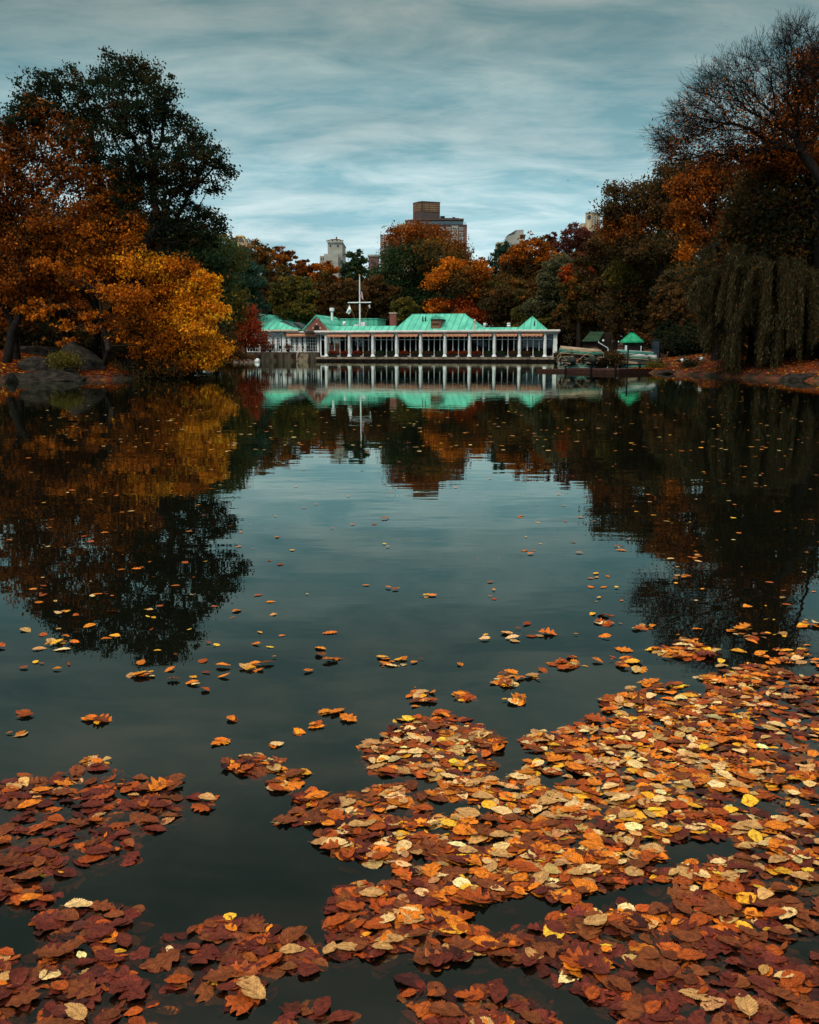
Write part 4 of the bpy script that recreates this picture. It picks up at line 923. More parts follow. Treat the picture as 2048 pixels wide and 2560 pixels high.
MB().prism([(x * .24, y * .24) for x, y in pts8], zp_ + .12, zp_ + .2).bar((0, 0, zp_), (0, 0, zp_ + .12), .1, 6).build("vent_cap", M_BLACK, kio)
MB().prism([(x * .74, y * .74) for x, y in pts8], -.3, ze - .122).build("wall", M_GREEN, kio)
MB().box(-R * .42, R * .42, -R * .72, -R * .69, 1.05, ze - .3).build("hatch", M_DARK, kio)
MB().box(-R * .74, -R * .58, -R * .80, -R * .735, .9, ze - .35).build("notice", M_WHITE, kio); MB().box(R * .62, R * .68, -R * .75, -R * .70, .9, ze - .4).build("notice", M_WHITE, kio); MB().box(-R * .5, R * .5, -R * .9, -R * .72, .98, 1.04).build("counter", M_CREAM, kio)
Ysd = 92.0; ms = .2319 * Ysd / FOC; sx = xat(700, Ysd); sg = gz(sx, Ysd)
shd = empty("storage_shed", (sx, Ysd, sg), 0, "dark shed with a sloping dark green roof and a white downpipe", "shed")
zt3 = lambda zy: float(P(0, Z3(0, zy)[1], Ysd)[2]) - sg
X3 = lambda zx: xat(zx, Ysd) - sx
MB().add([(X3(488), 0, zt3(486)), (X3(668), 0, zt3(484)), (X3(800), 3.2, zt3(378)), (X3(645), 3.2, zt3(378)), (X3(488), 0, zt3(492)), (X3(668), 0, zt3(490)), (X3(800), 3.2, zt3(384)), (X3(645), 3.2, zt3(384))],
         [(0, 1, 2, 3), (4, 7, 6, 5), (0, 4, 5, 1), (1, 5, 6, 2), (2, 6, 7, 3), (3, 7, 4, 0)]).build("roof", mat("shed_roof", (.02, .05, .025), (.012, .03, .015), 1.2, .8, bands=(1, .3, .08, (.02, .045, .02))), shd)
MB().add([(X3(510), .3, -.4), (X3(660), .3, -.4), (X3(900), 3.6, -.4), (X3(640), 3.6, -.4), (X3(510), .3, zt3(493)), (X3(660), .3, zt3(493)), (X3(800), 3.15, zt3(392)), (X3(645), 3.15, zt3(392)), (X3(900), 3.6, zt3(385))],
         [(0, 1, 5, 4), (1, 2, 8, 6, 5), (2, 3, 7, 8), (3, 0, 4, 7), (4, 5, 6, 7), (6, 8, 7)]).build("wall", M_DARK, shd)
MB().tube([(X3(667), .1, zt3(482)), (X3(672), .1, zt3(502)), (X3(785), .6, zt3(562)), (X3(788), .6, zt3(590)), (X3(788), .6, 0)], .06, 8).build("downpipe", M_WHITE, shd)
MB().box(X3(736), X3(756), 1.2, 1.28, zt3(485), zt3(466)).build("lamp_box", M_WHITE, shd)
Ybd = 78.0; bx = xat(1285, Ybd); g_ = gz(bx, Ybd); bd = empty("board_screen", (bx, Ybd, g_), .1, "tall blue grey slatted screen right of the kiosk", "screen")
mb_ = .2319 * Ybd / FOC; zq = float(P(0, Z3(0, 472)[1], Ybd)[2]) - g_
b = MB()
for i in range(5): b.box((-36 + i * 16) * mb_, (-24 + i * 16) * mb_, 0, .05, .1, zq - .1)
b.build("panel", M_BLUE, bd); MB().bar((-40 * mb_, .03, -.3), (-40 * mb_, .03, zq), .045, 6).bar((40 * mb_, .03, -.3), (40 * mb_, .03, zq), .045, 6).bar((-44 * mb_, .03, zq), (44 * mb_, .03, zq), .04, 6).build("frame", M_BLACK, bd)
# buoy
q = W(643, 905.5); o = MB().lathe([(.02, -.3), (.2, -.25), (.33, -.05), (.36, .12), (.33, .32), (.2, .48), (.03, .54)], q[0], q[1], 14).build("buoy", M_WHITE, smooth=True); tag(o, "round white buoy floating before the left terrace", "buoy")
# distant bird
q = P(1420, 451, 120); V = [(-.55, .05, .06), (0, 0, 0), (.55, .05, .05), (0, -.16, 0), (0, .25, 0), (-.3, 0, .08), (.3, 0, .08), (0, .0, .07), (0, 0, -.06)]
o = MB().add(V, [(3, 7, 4), (3, 8, 4), (5, 3, 8), (5, 0, 7), (5, 4, 7), (0, 5, 3), (0, 5, 4), (6, 3, 8), (6, 2, 3), (6, 2, 4), (6, 4, 7), (3, 5, 7), (3, 6, 7)]).build("bird", M_BLACK); o.location = q; o.scale = (.4, .4, .4); tag(o, "tiny dark bird flying in the sky above the right hand trees", "bird")
# geese on the leafy bank
def goose(loc, rz, label, flip=1):
    root = empty("goose", loc, rz, label, "goose", "geese on the leafy bank")
    path = [(-.42, 0, .30), (-.34, 0, .31), (-.2, 0, .31), (0, 0, .30), (.17, 0, .33), (.26, 0, .42), (.29, 0, .54), (.31, 0, .64), (.35, 0, .685), (.41, 0, .68), (.46, 0, .67)]
    rs = [.015, .07, .14, .165, .13, .065, .045, .042, .055, .045, .02]
    vs = []; fs = []; k = 10
    for i, p in enumerate(path):
        a = Vector(path[max(i - 1, 0)]); b_ = Vector(path[min(i + 1, len(path) - 1)]); d = (b_ - a).normalized(); u = Vector((0, 1, 0)); w = d.cross(u)
        for j in range(k):
            t = 2 * math.pi * j / k; vs.append(Vector(p) + (u * math.cos(t) + w * math.sin(t) * (1 if i > 5 else .92)) * rs[i])
    for i in range(len(path) - 1):
        for j in range(k): fs.append((i * k + j, i * k + (j + 1) % k, (i + 1) * k + (j + 1) % k, (i + 1) * k + j))
    fs += [tuple(range(k)), tuple(range(len(vs) - k, len(vs)))]
    MB().add(vs, fs).build("body", M_GOOSE, root, smooth=True)
    for s in (-1, 1):
        V = [(.12, s * .135, .38), (.02, s * .165, .40), (-.2, s * .14, .37), (-.44, s * .05, .33), (-.25, s * .15, .28), (0, s * .175, .26), (.12, s * .14, .30)]
        o = MB().add(V + [(x, y * .9, z) for x, y, z in V], [tuple(range(7)), tuple(range(13, 6, -1))] + [(i, (i + 1) % 7, 7 + (i + 1) % 7, 7 + i) for i in range(7)]).build("wing", M_BOATD, root)
        MB().tube([(0, s * .07, .17), (.01, s * .07, .09), (.0, s * .07, .01), (.09, s * .07, .005)], .013, 5).build("leg", M_BLACK, root)
M_GOOSE = None
def goose_mat():
    m, n, l = new_mat("goose_plumage")
    o = n.new('ShaderNodeOutputMaterial'); b = n.new('ShaderNodeBsdfPrincipled'); l.new(b.outputs[0], o.inputs[0]); b.inputs['Roughness'].default_value = .8
    t = n.new('ShaderNodeTexCoord'); s = n.new('ShaderNodeSeparateXYZ'); l.new(t.outputs['Object'], s.inputs[0])
    def st(sock, th):
        q = n.new('ShaderNodeMath'); q.operation = 'GREATER_THAN'; l.new(sock, q.inputs[0]); q.inputs[1].default_value = th; return q.outputs[0]
    m1 = n.new('ShaderNodeMix'); m1.data_type = 'RGBA'; l.new(st(s.outputs[0], .06), m1.inputs[0]); m1.inputs[6].default_value = (.07, .05, .035, 1); m1.inputs[7].default_value = (.66, .62, .56, 1)
    m2 = n.new('ShaderNodeMix'); m2.data_type = 'RGBA'; l.new(st(s.outputs[2], .45), m2.inputs[0]); l.new(m1.outputs[2], m2.inputs[6]); m2.inputs[7].default_value = (.012, .012, .012, 1)
    l.new(m2.outputs[2], b.inputs['Base Color']); return m
M_GOOSE = goose_mat()
for px, py, rz, lb in ((1700, 911, .3, "dark winged goose with white breast left of its mate on the leaf covered bank"), (1711, 912, 2.6, "goose close behind another near the bank shrubs"), (1751, 909, -1.2, "goose with a bright white body standing alone nearest the willow")):
    # find where the sight line meets the bank
    for Yt_ in np.arange(60, 90, .1):
        q = P(px, py, Yt_)
        if gz(q[0], q[1]) >= q[2]: break
    goose((q[0], q[1], gz(q[0], q[1])), rz, lb)

# ------------------------------------------------------------------ rocks
def rock(name, label, c, size, seed, m=M_ROCK, planes=14, rz=0, tilt=0, sub=5, rough=.05, tall=None):
    r = random.Random(seed); bm = bmesh.new(); bmesh.ops.create_icosphere(bm, subdivisions=sub, radius=1)
    pl = []
    for _ in range(planes):
        v = Vector((r.gauss(0, 1), r.gauss(0, 1), r.gauss(.25, .8))).normalized(); pl.append((v, r.uniform(.55, .95)))
    for v in bm.verts:
        d = v.co.normalized(); rad = 1.15
        for n_, k in pl:
            t = d.dot(n_)
            if t > .05: rad = min(rad, k / t)
        rad += rough * (mnoise.fractal(d * 2.2 + Vector((seed, 0, 0)), 1.0, 2.0, 5) + .5 * mnoise.noise(Vector((d.x * 3, d.y * 3, d.z * 16 + seed))))
        v.co = Vector((d.x * rad * size[0], d.y * rad * size[1], d.z * rad * size[2]))
    me = bpy.data.meshes.new(name); bm.to_mesh(me); bm.free(); me.materials.append(m)
    for p in me.polygons: p.use_smooth = True
    me.set_sharp_from_angle(angle=math.radians(28))
    o = link(name, me); o.location = c; o.rotation_euler = (0, tilt, rz); tag(o, label, "rock"); return o
def on_ray(px, py, Y): return tuple(P(px, py, Y))
rock("boulder", "large sloping grey boulder running down into the water on the left bank", on_ray(135, 938, 50), (2.1, 1.8, .9), 3, tilt=.30)
rock("boulder", "grey slab leaning across the front of the large left bank boulder", on_ray(180, 944, 49), (1.2, .7, .42), 12, tilt=.42)
rock("boulder", "rounded dark grey boulder standing behind the yellow tree's low branches", on_ray(195, 905, 51.5), (1.75, 1.5, 1.25), 8, tilt=.35)
rock("rock_ledge", "long low brown rock ledge along the left water line", on_ray(40, 950, 48.2), (3.3, 1.2, .5), 21, tilt=0)
rock("stone", "small round dark stone standing on the left ledge", on_ray(30, 945, 46.2), (.34, .3, .42), 5, sub=4)
rock("boulder", "dark mossy rock mass in shade behind the left boulders", on_ray(90, 890, 57), (2.4, 1.4, .9), 31)
rock("rock", "pale pinkish flat rock at the water before the red maple", on_ray(608, 905, 124), (2.3, 1.6, .75), 9, M_ROCKP, sub=4, tilt=.1)
rock("rock", "dark flat rock at the foot of the leafy bank below the geese", on_ray(1685, 936, 62), (1.15, .7, .32), 14, sub=4)
rock("rock", "pale low rock between the willow curtains at the water line", on_ray(1872, 944, 55), (.95, .6, .3), 15, M_ROCKP, sub=4)
rock("rock", "broad dark rock on the water's edge right of the willow", on_ray(2010, 952, 48.5), (1.7, 1, .45), 16, sub=4)
rock("rock", "small dark rock right of the flat one below the geese", on_ray(1745, 939, 60), (.6, .45, .2), 17, sub=3)
# ------------------------------------------------------------------ trees
def base_at(px, Y):
    x = float(P(px, 900, Y)[0]); return (x, Y, max(gz(x, Y), 0.0) - .05)
def T(name, label, px, Y, lst, pal, seed, dy=.3, **kw):
    r = np.random.default_rng(seed + 900)
    lo, pals = px_lobes(lst, Y, r, dy, pal)
    return make_tree(name, label, base_at(px, Y), lo, pals, seed, **kw)
def auto(px, top, hw, bot, pal, seed, pals2=None, n=9, sq=1.0):
    """lobes filling an egg shaped crown between photo rows top and bot"""
    r = np.random.default_rng(seed + 77); out = []; h = bot - top
    out.append((px, top + hw * .42, hw * .5, hw * .42, None, pals2 or pal))
    for i in range(n):
        t = (i + .6) / n; prof = (math.sin(min(1.0, t * 1.6 + .22) * math.pi / 2)) * (1 - .25 * max(0, t - .55) / .45)
        s = (-1) ** i * r.uniform(.35, .75); rr = hw * r.uniform(.34, .5)
        out.append((px + s * hw * prof, top + h * (.12 + .80 * t), rr, rr * r.uniform(.65, .9), None, pal if (pals2 is None or t > .35) else pals2))
    out.append((px, top + h * .45, hw * .62, h * .28)); out.append((px, top + h * .75, hw * .62, h * .2))
    return out
G_L = "trees on the left bank"; G_B = "trees behind the boathouse"; G_R = "trees on the right bank"
# -- left bank
T("oak_tree", "tall dark oak towering over the left bank with ragged crown against the sky", 330, 53,
  [(110, 222, 66, 52), (185, 205, 60, 48), (245, 205, 50, 42), (305, 178, 62, 50), (345, 195, 60, 46), (395, 228, 55, 44), (430, 215, 24, 26), (412, 265, 36, 30), (70, 262, 38, 36), (60, 300, 40, 44), (150, 285, 80, 52), (235, 285, 80, 60), (320, 285, 80, 64), (25, 330, 34, 42),
   (378, 318, 48, 40), (452, 305, 40, 32), (480, 345, 50, 42), (505, 392, 58, 44), (552, 404, 34, 32), (572, 432, 24, 20), (455, 400, 76, 58), (400, 440, 80, 60), (540, 455, 36, 26), (470, 455, 66, 44), (250, 370, 100, 60), (330, 400, 80, 70),
   (425, 520, 70, 48), (478, 520, 30, 24), (510, 560, 44, 32), (548, 566, 24, 20), (455, 585, 80, 42), (380, 600, 80, 60), (330, 500, 80, 70), (500, 615, 40, 26)],
  'oakdark', 1, dy=.4, clusters=980, per=54, leaf=.16, spread=.38, group=G_L, bark=M_BARKD, rtrunk=.5, bias=.5, fork=tuple(P(335, 640, 53)), vjit=.18, rtip=.016)
T("maple_tree", "rust coloured maple with a broad crown at the far left edge", 40, 53,
  [(95, 285, 34, 30), (60, 320, 50, 44), (150, 322, 54, 40), (195, 330, 34, 28), (20, 330, 30, 34), (110, 380, 80, 50), (200, 400, 50, 50), (30, 420, 56, 60), (130, 460, 90, 56), (235, 450, 36, 40), (40, 520, 80, 60, None, 'rust'), (150, 545, 84, 52, None, 'rust'), (235, 530, 50, 50, None, 'rust'), (-40, 450, 80, 100), (60, 610, 90, 60, None, 'rust'), (-60, 600, 80, 80, None, 'rust'), (40, 700, 70, 50, 1, 'orange'), (30, 790, 50, 40, 2, 'rust'), (10, 560, 40, 40, None, 'rust')],
  'rust', 2, clusters=850, per=40, leaf=.18, spread=.46, group=G_L, bark=M_BARKD, rtrunk=.24, bias=.35)
T("maple_tree", "orange brown maple between the rusty maple and the golden tree", 262, 53,
  [(285, 425, 26, 26), (300, 460, 36, 34), (330, 485, 28, 24), (260, 490, 50, 40), (300, 530, 56, 36), (335, 560, 34, 34), (200, 590, 60, 40), (260, 600, 60, 40), (130, 640, 60, 36), (40, 790, 70, 40, 3, 'darkbrown'), (150, 800, 60, 40, 4, 'darkbrown'), (230, 770, 60, 50, 3, 'rust'), (300, 700, 40, 40, 1, 'rust'), (300, 780, 50, 50, 3, 'darkbrown'), (200, 660, 70, 40, None, 'amber'), (90, 600, 60, 40), (60, 680, 70, 50, None, 'rust'), (160, 720, 70, 36, None, 'rust'), (20, 740, 50, 50, None, 'orange'), (250, 540, 60, 50), (310, 620, 50, 50)],
  'orange', 3, clusters=820, per=40, leaf=.18, spread=.42, group=G_L, bark=M_BARKD, rtrunk=.15, bias=.35, vjit=.28)
T("maple_tree", "golden yellow tree leaning out over the pond on the left bank", 350, 53,
  [(318, 618, 40, 30, None, 'amber'), (345, 600, 22, 18), (270, 655, 56, 30, None, 'amber'), (345, 660, 58, 34), (400, 672, 46, 30), (440, 665, 34, 24, None, 'amber'), (478, 678, 36, 24, None, 'amber'), (505, 705, 38, 28), (525, 745, 30, 26), (545, 778, 28, 20), (470, 730, 56, 36), (410, 735, 60, 40, None, 'amber'), (340, 720, 50, 34, None, 'orange'), (490, 780, 50, 34), (440, 800, 60, 40), (380, 800, 40, 34, None, 'amber'),
   (500, 830, 44, 30), (540, 865, 32, 20), (552, 885, 22, 14), (480, 880, 50, 26), (440, 860, 50, 28, None, 'amber'), (510, 905, 36, 16), (460, 912, 34, 12, None, 'amber'), (395, 850, 36, 26, None, 'amber'), (400, 905, 40, 18, None, 'amber'), (350, 880, 40, 20, None, 'orange'), (520, 900, 36, 20), (330, 760, 50, 40, 1.5, 'orange'), (325, 745, 40, 34, -1.2, 'amber'), (335, 800, 36, 30, -1.0, 'orange')],
  'gold', 4, clusters=1000, per=50, leaf=.155, spread=.38, group=G_L, bark=M_BARK, rtrunk=.26, bias=.33, down=.8, vjit=.25, fork=tuple(P(390, 800, 54)))
T("maple_tree", "slender branch tree with sparse bright orange sprays over the left boulders", 255, 51.5,
  [(85, 755, 30, 12), (60, 775, 22, 10), (120, 775, 26, 14), (100, 790, 34, 8), (150, 765, 20, 12), (160, 805, 20, 10), (165, 818, 20, 8), (215, 790, 26, 9), (250, 785, 30, 10), (230, 822, 36, 10), (285, 815, 40, 14), (330, 828, 34, 16), (300, 850, 44, 14), (345, 860, 26, 12), (150, 858, 12, 7), (175, 850, 14, 8), (112, 845, 10, 5), (135, 815, 10, 6), (260, 730, 40, 20), (200, 700, 50, 26), (160, 680, 50, 20), (110, 660, 40, 18), (380, 870, 30, 14)],
  'amber', 5, clusters=420, per=12, leaf=.17, spread=.2, group=G_L, bark=M_BARK, rtrunk=.16, bias=.5, down=.6, fork=tuple(P(280, 850, 50)), rtip=.010)
for k, (px, Y, lst, pal, lb) in enumerate([
   (-30, 60, [(-60, 640, 110, 100), (40, 700, 80, 60), (20, 800, 60, 60)], 'darkbrown', "shaded dark tree at the extreme left edge behind the rusty maple"),
   (120, 66, [(60, 640, 100, 90), (170, 640, 100, 80), (120, 740, 110, 60), (210, 780, 80, 50)], 'darkbrown', "shaded brown tree behind the left boulders"),
   (290, 70, [(260, 620, 100, 90), (350, 660, 100, 80), (300, 760, 100, 60), (380, 780, 90, 60)], 'oakdark', "dark green tree filling the shade behind the golden tree"),
   (470, 84, [(440, 600, 80, 50), (500, 640, 76, 46), (420, 700, 90, 80), (520, 720, 60, 60), (480, 800, 90, 60)], 'green', "dull green tree just behind the golden tree's right side"),
   (540, 100, [(530, 620, 50, 36), (565, 645, 36, 30), (520, 700, 60, 60), (560, 760, 44, 60), (520, 830, 60, 40)], 'olive', "olive tree between the golden tree and the boathouse")]):
    T("shade_tree", lb, px, Y, lst, pal, 30 + k, clusters=420, per=44, leaf=.34, spread=1.0, group=G_L, bark=M_BARKD, rtrunk=.35)
# leaning dark trunks by the left ledge
for (a, b_, r0_, r1_, lb) in (((5, 905, 51), (48, 790, 52), .24, .18, "thick leaning dark trunk at the left edge above the ledge"), ((170, 830, 57), (95, 560, 57), .22, .15, "upright dark trunk behind the boulders on the left bank"), ((240, 870, 58), (245, 640, 58), .25, .18, "dark trunk between the boulders and the golden tree")):
    A0, B0 = P(*a), P(*b_); root = empty("leaning_tree", A0, 0, lb, "tree trunk"); d = B0 - A0
    MB().tube([(0, 0, -1.2), tuple(d * .3 + np.array([.12, 0, 0])), tuple(d * .65 - np.array([.1, 0, 0])), tuple(d)], [r0_ * 1.3, r0_, (r0_ + r1_) / 2, r1_], 10).build("stem", M_BARKD, root, smooth=True)
    MB().tube([tuple(d * .8), tuple(d * .8 + np.array([.5, .3, 1.3])), tuple(d * .8 + np.array([.7, .4, 2.6]))], [r1_ * .6, r1_ * .4, r1_ * .2], 7).build("limb", M_BARKD, root, smooth=True)
# -- behind the boathouse (front to back)
def bg(name, label, px, top, hw, bot, Y, pal, seed, pals2=None, group=G_B, clusters=300, per=46, leaf=.42, **kw):
    return T(name, label, px, Y, auto(px, top, hw, bot, pal, seed, pals2), pal, seed, clusters=clusters, per=per, leaf=leaf, group=group, rtrunk=.35, **kw)
T("japanese_maple", "small bright red maple beside the left end of the boathouse", 615, 124,
  [(605, 790, 18, 22), (625, 778, 16, 20), (590, 810, 20, 20), (630, 812, 22, 22), (650, 845, 22, 14), (660, 862, 14, 12), (600, 845, 28, 20), (630, 862, 18, 12), (582, 850, 16, 18), (610, 825, 26, 22)],
  'red', 40, clusters=300, per=34, leaf=.24, spread=.6, group=G_B, rtrunk=.16, dy=.2)
T("shrub", "brown and green shrubs on the bank below the red maple", 580, 120, [(575, 880, 26, 16), (600, 892, 20, 10), (625, 893, 14, 8), (560, 890, 24, 14), (572, 858, 16, 14)], 'brown', 41, clusters=160, per=40, leaf=.2, spread=.5, group=G_B, rtrunk=.08, cat="shrub")
T("beech_tree", "dark teal green layered tree left of the boathouse's hipped roof", 600, 138, [(585, 655, 34, 18), (610, 672, 36, 16), (575, 690, 40, 18), (620, 705, 34, 18), (590, 722, 44, 20), (625, 742, 26, 20), (580, 755, 44, 22), (640, 765, 20, 14), (600, 780, 44, 24), (590, 630, 24, 18)], 'teal', 42, clusters=420, per=50, leaf=.36, spread=1.0, group=G_B, flat=.4)
bg("linden_tree", "olive yellow tree directly behind the hipped roof and brick gable", 735, 690, 66, 810, 146, 'olive', 43, clusters=420)
bg("oak_tree", "green brown tree with orange flecks behind the dark teal tree", 640, 600, 62, 800, 158, 'brown', 44, 'mixed', clusters=420)
bg("oak_tree", "rust and olive tree on the skyline left of the stone tower", 705, 612, 48, 780, 170, 'mixed', 45, 'rust')
bg("oak_tree", "low orange brown tree just under the left side of the stone tower", 765, 648, 48, 790, 165, 'brown', 46, 'rust')
bg("oak_tree", "brownish tree on the skyline directly below the stone tower", 812, 652, 44, 800, 160, 'mixed', 47, 'orange')
bg("oak_tree", "dark green rounded tree right of the stone tower", 882, 622, 46, 800, 162, 'green', 48)
bg("oak_tree", "dark brown green tree behind the flagpole", 860, 700, 60, 810, 148, 'brown', 49)
bg("oak_tree", "brown tree behind the flagpole's right side and the roof box", 935, 690, 58, 810, 150, 'darkbrown', 50, 'brown')
T("elm_tree", "great domed green and rust tree in front of the brick apartment tower", 1062, 160,
  [(1062, 590, 52, 32, None, 'rust'), (1010, 600, 40, 28, None, 'rust'), (1115, 605, 40, 28, None, 'rust'), (992, 640, 26, 26, None, 'mixed'), (1148, 640, 26, 30, None, 'rust'), (1090, 640, 60, 40, None, 'mixed'), (1020, 650, 60, 40), (958, 690, 28, 24), (980, 690, 44, 34), (1060, 700, 70, 44), (1130, 690, 44, 36), (1010, 740, 60, 34), (1090, 750, 60, 34), (990, 575, 18, 14, None, 'rust'), (1035, 575, 22, 14, None, 'rust'), (1160, 660, 16, 20, None, 'mixed')],
  'green', 51, clusters=900, per=48, leaf=.38, spread=1.15, group=G_B, rtrunk=.5, bark=M_BARKD)
bg("willow_shrub", "small round olive yellow tree peeping over the roof right of the chimney", 1012, 745, 34, 812, 142, 'olive', 52, clusters=200)
T("maple_tree", "flame orange maple to the right of the great domed tree", 1130, 150,
  [(1095, 690, 24, 16, None, 'flame'), (1125, 665, 20, 14, None, 'flame'), (1085, 710, 20, 12, None, 'flame'), (1150, 672, 22, 16, None, 'flame'), (1120, 760, 40, 14, None, 'redorange'), (1170, 765, 44, 30, None, 'redorange'), (1190, 740, 30, 24, None, 'orange'), (1100, 768, 34, 14, None, 'flame'), (1180, 790, 50, 20, None, 'redorange'), (1160, 700, 30, 30, None, 'mixed'), (1195, 680, 28, 24, None, 'orange'), (1140, 720, 50, 24, None, 'darkbrown')],
  'redorange', 53, clusters=420, per=44, leaf=.38, spread=.8, group=G_B)
bg("oak_tree", "muted olive orange tree on the skyline right of the apartment tower", 1195, 645, 44, 800, 165, 'mixed', 54)
bg("pine_tree", "dark green tree below the white rooftop building", 1262, 600, 48, 780, 172, 'teal', 55, clusters=260)
bg("oak_tree", "broad orange brown tree behind the pyramid roof", 1322, 584, 78, 800, 155, 'brown', 56, 'orange', clusters=520)
bg("oak_tree", "shaded brown tree between the main roof and the pyramid roof", 1255, 700, 70, 812, 148, 'darkbrown', 57, 'mixed', clusters=380)
bg("maple_tree", "maroon tree on the skyline under the beige tower", 1440, 562, 66, 760, 175, 'maroon', 58, clusters=420)
bg("maple_tree", "small maroon tree on the skyline left of the beige tower", 1378, 580, 26, 700, 172, 'maroon', 59, clusters=140)
bg("birch_tree", "thin grey olive tree above the pyramid roof", 1395, 632, 54, 790, 140, 'greyolive', 60, clusters=420, leaf=.3)
bg("maple_tree", "orange red maple right of the grey olive tree", 1445, 650, 50, 800, 132, 'mixed', 61, 'redorange', clusters=380)
bg("oak_tree", "dark green shrubby tree rising over the boathouse's right end", 1350, 740, 70, 850, 142, 'olive', 62, 'greyolive', clusters=380)
bg("oak_tree", "very dark tree behind the storage shed", 1460, 740, 78, 880, 137, 'darkbrown', 63, clusters=420)
bg("oak_tree", "tall dark green brown tree above the ticket kiosk", 1535, 540, 90, 830, 112, 'darkbrown', 64, 'brown', group=G_R, clusters=700, leaf=.34)
# -- right bank
T("oak_tree", "ragged dark oak on the skyline left of the bare topped tree", 1640, 96,
  [(1535, 478, 22, 16), (1562, 500, 26, 22), (1590, 475, 22, 16), (1530, 520, 30, 26), (1600, 520, 44, 32, None, 'brown'), (1660, 425, 22, 16), (1668, 455, 34, 26), (1700, 432, 34, 30), (1722, 412, 20, 18), (1640, 480, 36, 30), (1700, 490, 50, 36, None, 'rust'), (1650, 540, 60, 40, None, 'brown'), (1560, 570, 60, 40, None, 'rust'), (1720, 550, 50, 40, None, 'rust'), (1600, 620, 70, 40), (1690, 620, 70, 40)],
  'darkbrown', 65, clusters=900, per=46, leaf=.26, spread=.75, group=G_R, bark=M_BARKD, bias=.45)
bg("oak_tree", "olive brown tree above the right hand boat stack", 1600, 620, 90, 880, 100, 'darkbrown', 66, 'olive', group=G_R, clusters=700, leaf=.3)
bg("oak_tree", "reddish brown tree between the kiosk and the willow", 1680, 680, 70, 880, 92, 'brown', 67, 'darkbrown', group=G_R, clusters=560, leaf=.28)
bg("shrub", "low dark bushes behind the leafy bank", 1700, 800, 66, 885, 90, 'oakdark', 68, group=G_R, clusters=300, leaf=.24, cat="shrub")
T("maple_tree", "rust orange tree with dangling bright leaves below the bare topped tree", 1790, 66,
  [(1760, 430, 46, 30), (1810, 440, 50, 34), (1850, 470, 40, 36), (1770, 480, 50, 34), (1700, 470, 30, 26), (1730, 520, 40, 26, None, 'rust'), (1790, 540, 46, 26, None, 'rust'), (1840, 540, 36, 24, None, 'rust'), (1715, 560, 16, 22, None, 'orange'), (1730, 595, 14, 22, None, 'amber'), (1715, 630, 12, 18, None, 'amber'), (1780, 590, 50, 24, None, 'rust'), (1830, 590, 30, 24)],
  'rust', 69, clusters=560, per=34, leaf=.2, spread=.48, group=G_R, bark=M_BARKD, bias=.55, rtrunk=.28, vjit=.3, down=.8)
T("oak_tree", "dense nearly black green tree filling the right edge above the willow", 1960, 58,
  [(1900, 440, 60, 44, None, 'darkbrown'), (1960, 420, 60, 50, None, 'rust'), (2040, 440, 80, 80, None, 'darkbrown'), (1880, 520, 60, 50, None, 'darkbrown'), (1950, 520, 80, 60), (2040, 560, 90, 80), (1860, 600, 60, 40), (1930, 620, 90, 60), (2030, 680, 90, 90), (1990, 780, 80, 80), (2060, 820, 80, 90), (1900, 700, 80, 60), (1850, 780, 80, 70), (1780, 700, 60, 60)],
  'dark', 70, clusters=1300, per=46, leaf=.24, spread=.75, group=G_R, bark=M_BARKD, bias=.4, rtrunk=.45)
T("oak_tree", "rust red tree at the top right edge of the picture", 2060, 56,
  [(2010, 160, 40, 40), (2040, 220, 50, 50), (1990, 250, 50, 44), (1960, 310, 50, 40), (2030, 320, 50, 50), (1930, 370, 50, 36), (2000, 390, 60, 44), (2050, 150, 30, 50), (1880, 400, 44, 34), (1830, 380, 40, 26), (1900, 330, 40, 24), (1790, 400, 36, 24), (2050, 400, 40, 50)],
  'rust', 71, clusters=620, per=24, leaf=.17, spread=.5, group=G_R, bark=M_BARKD, bias=.6, rtrunk=.34, vjit=.3, fork=tuple(P(2040, 520, 56)))
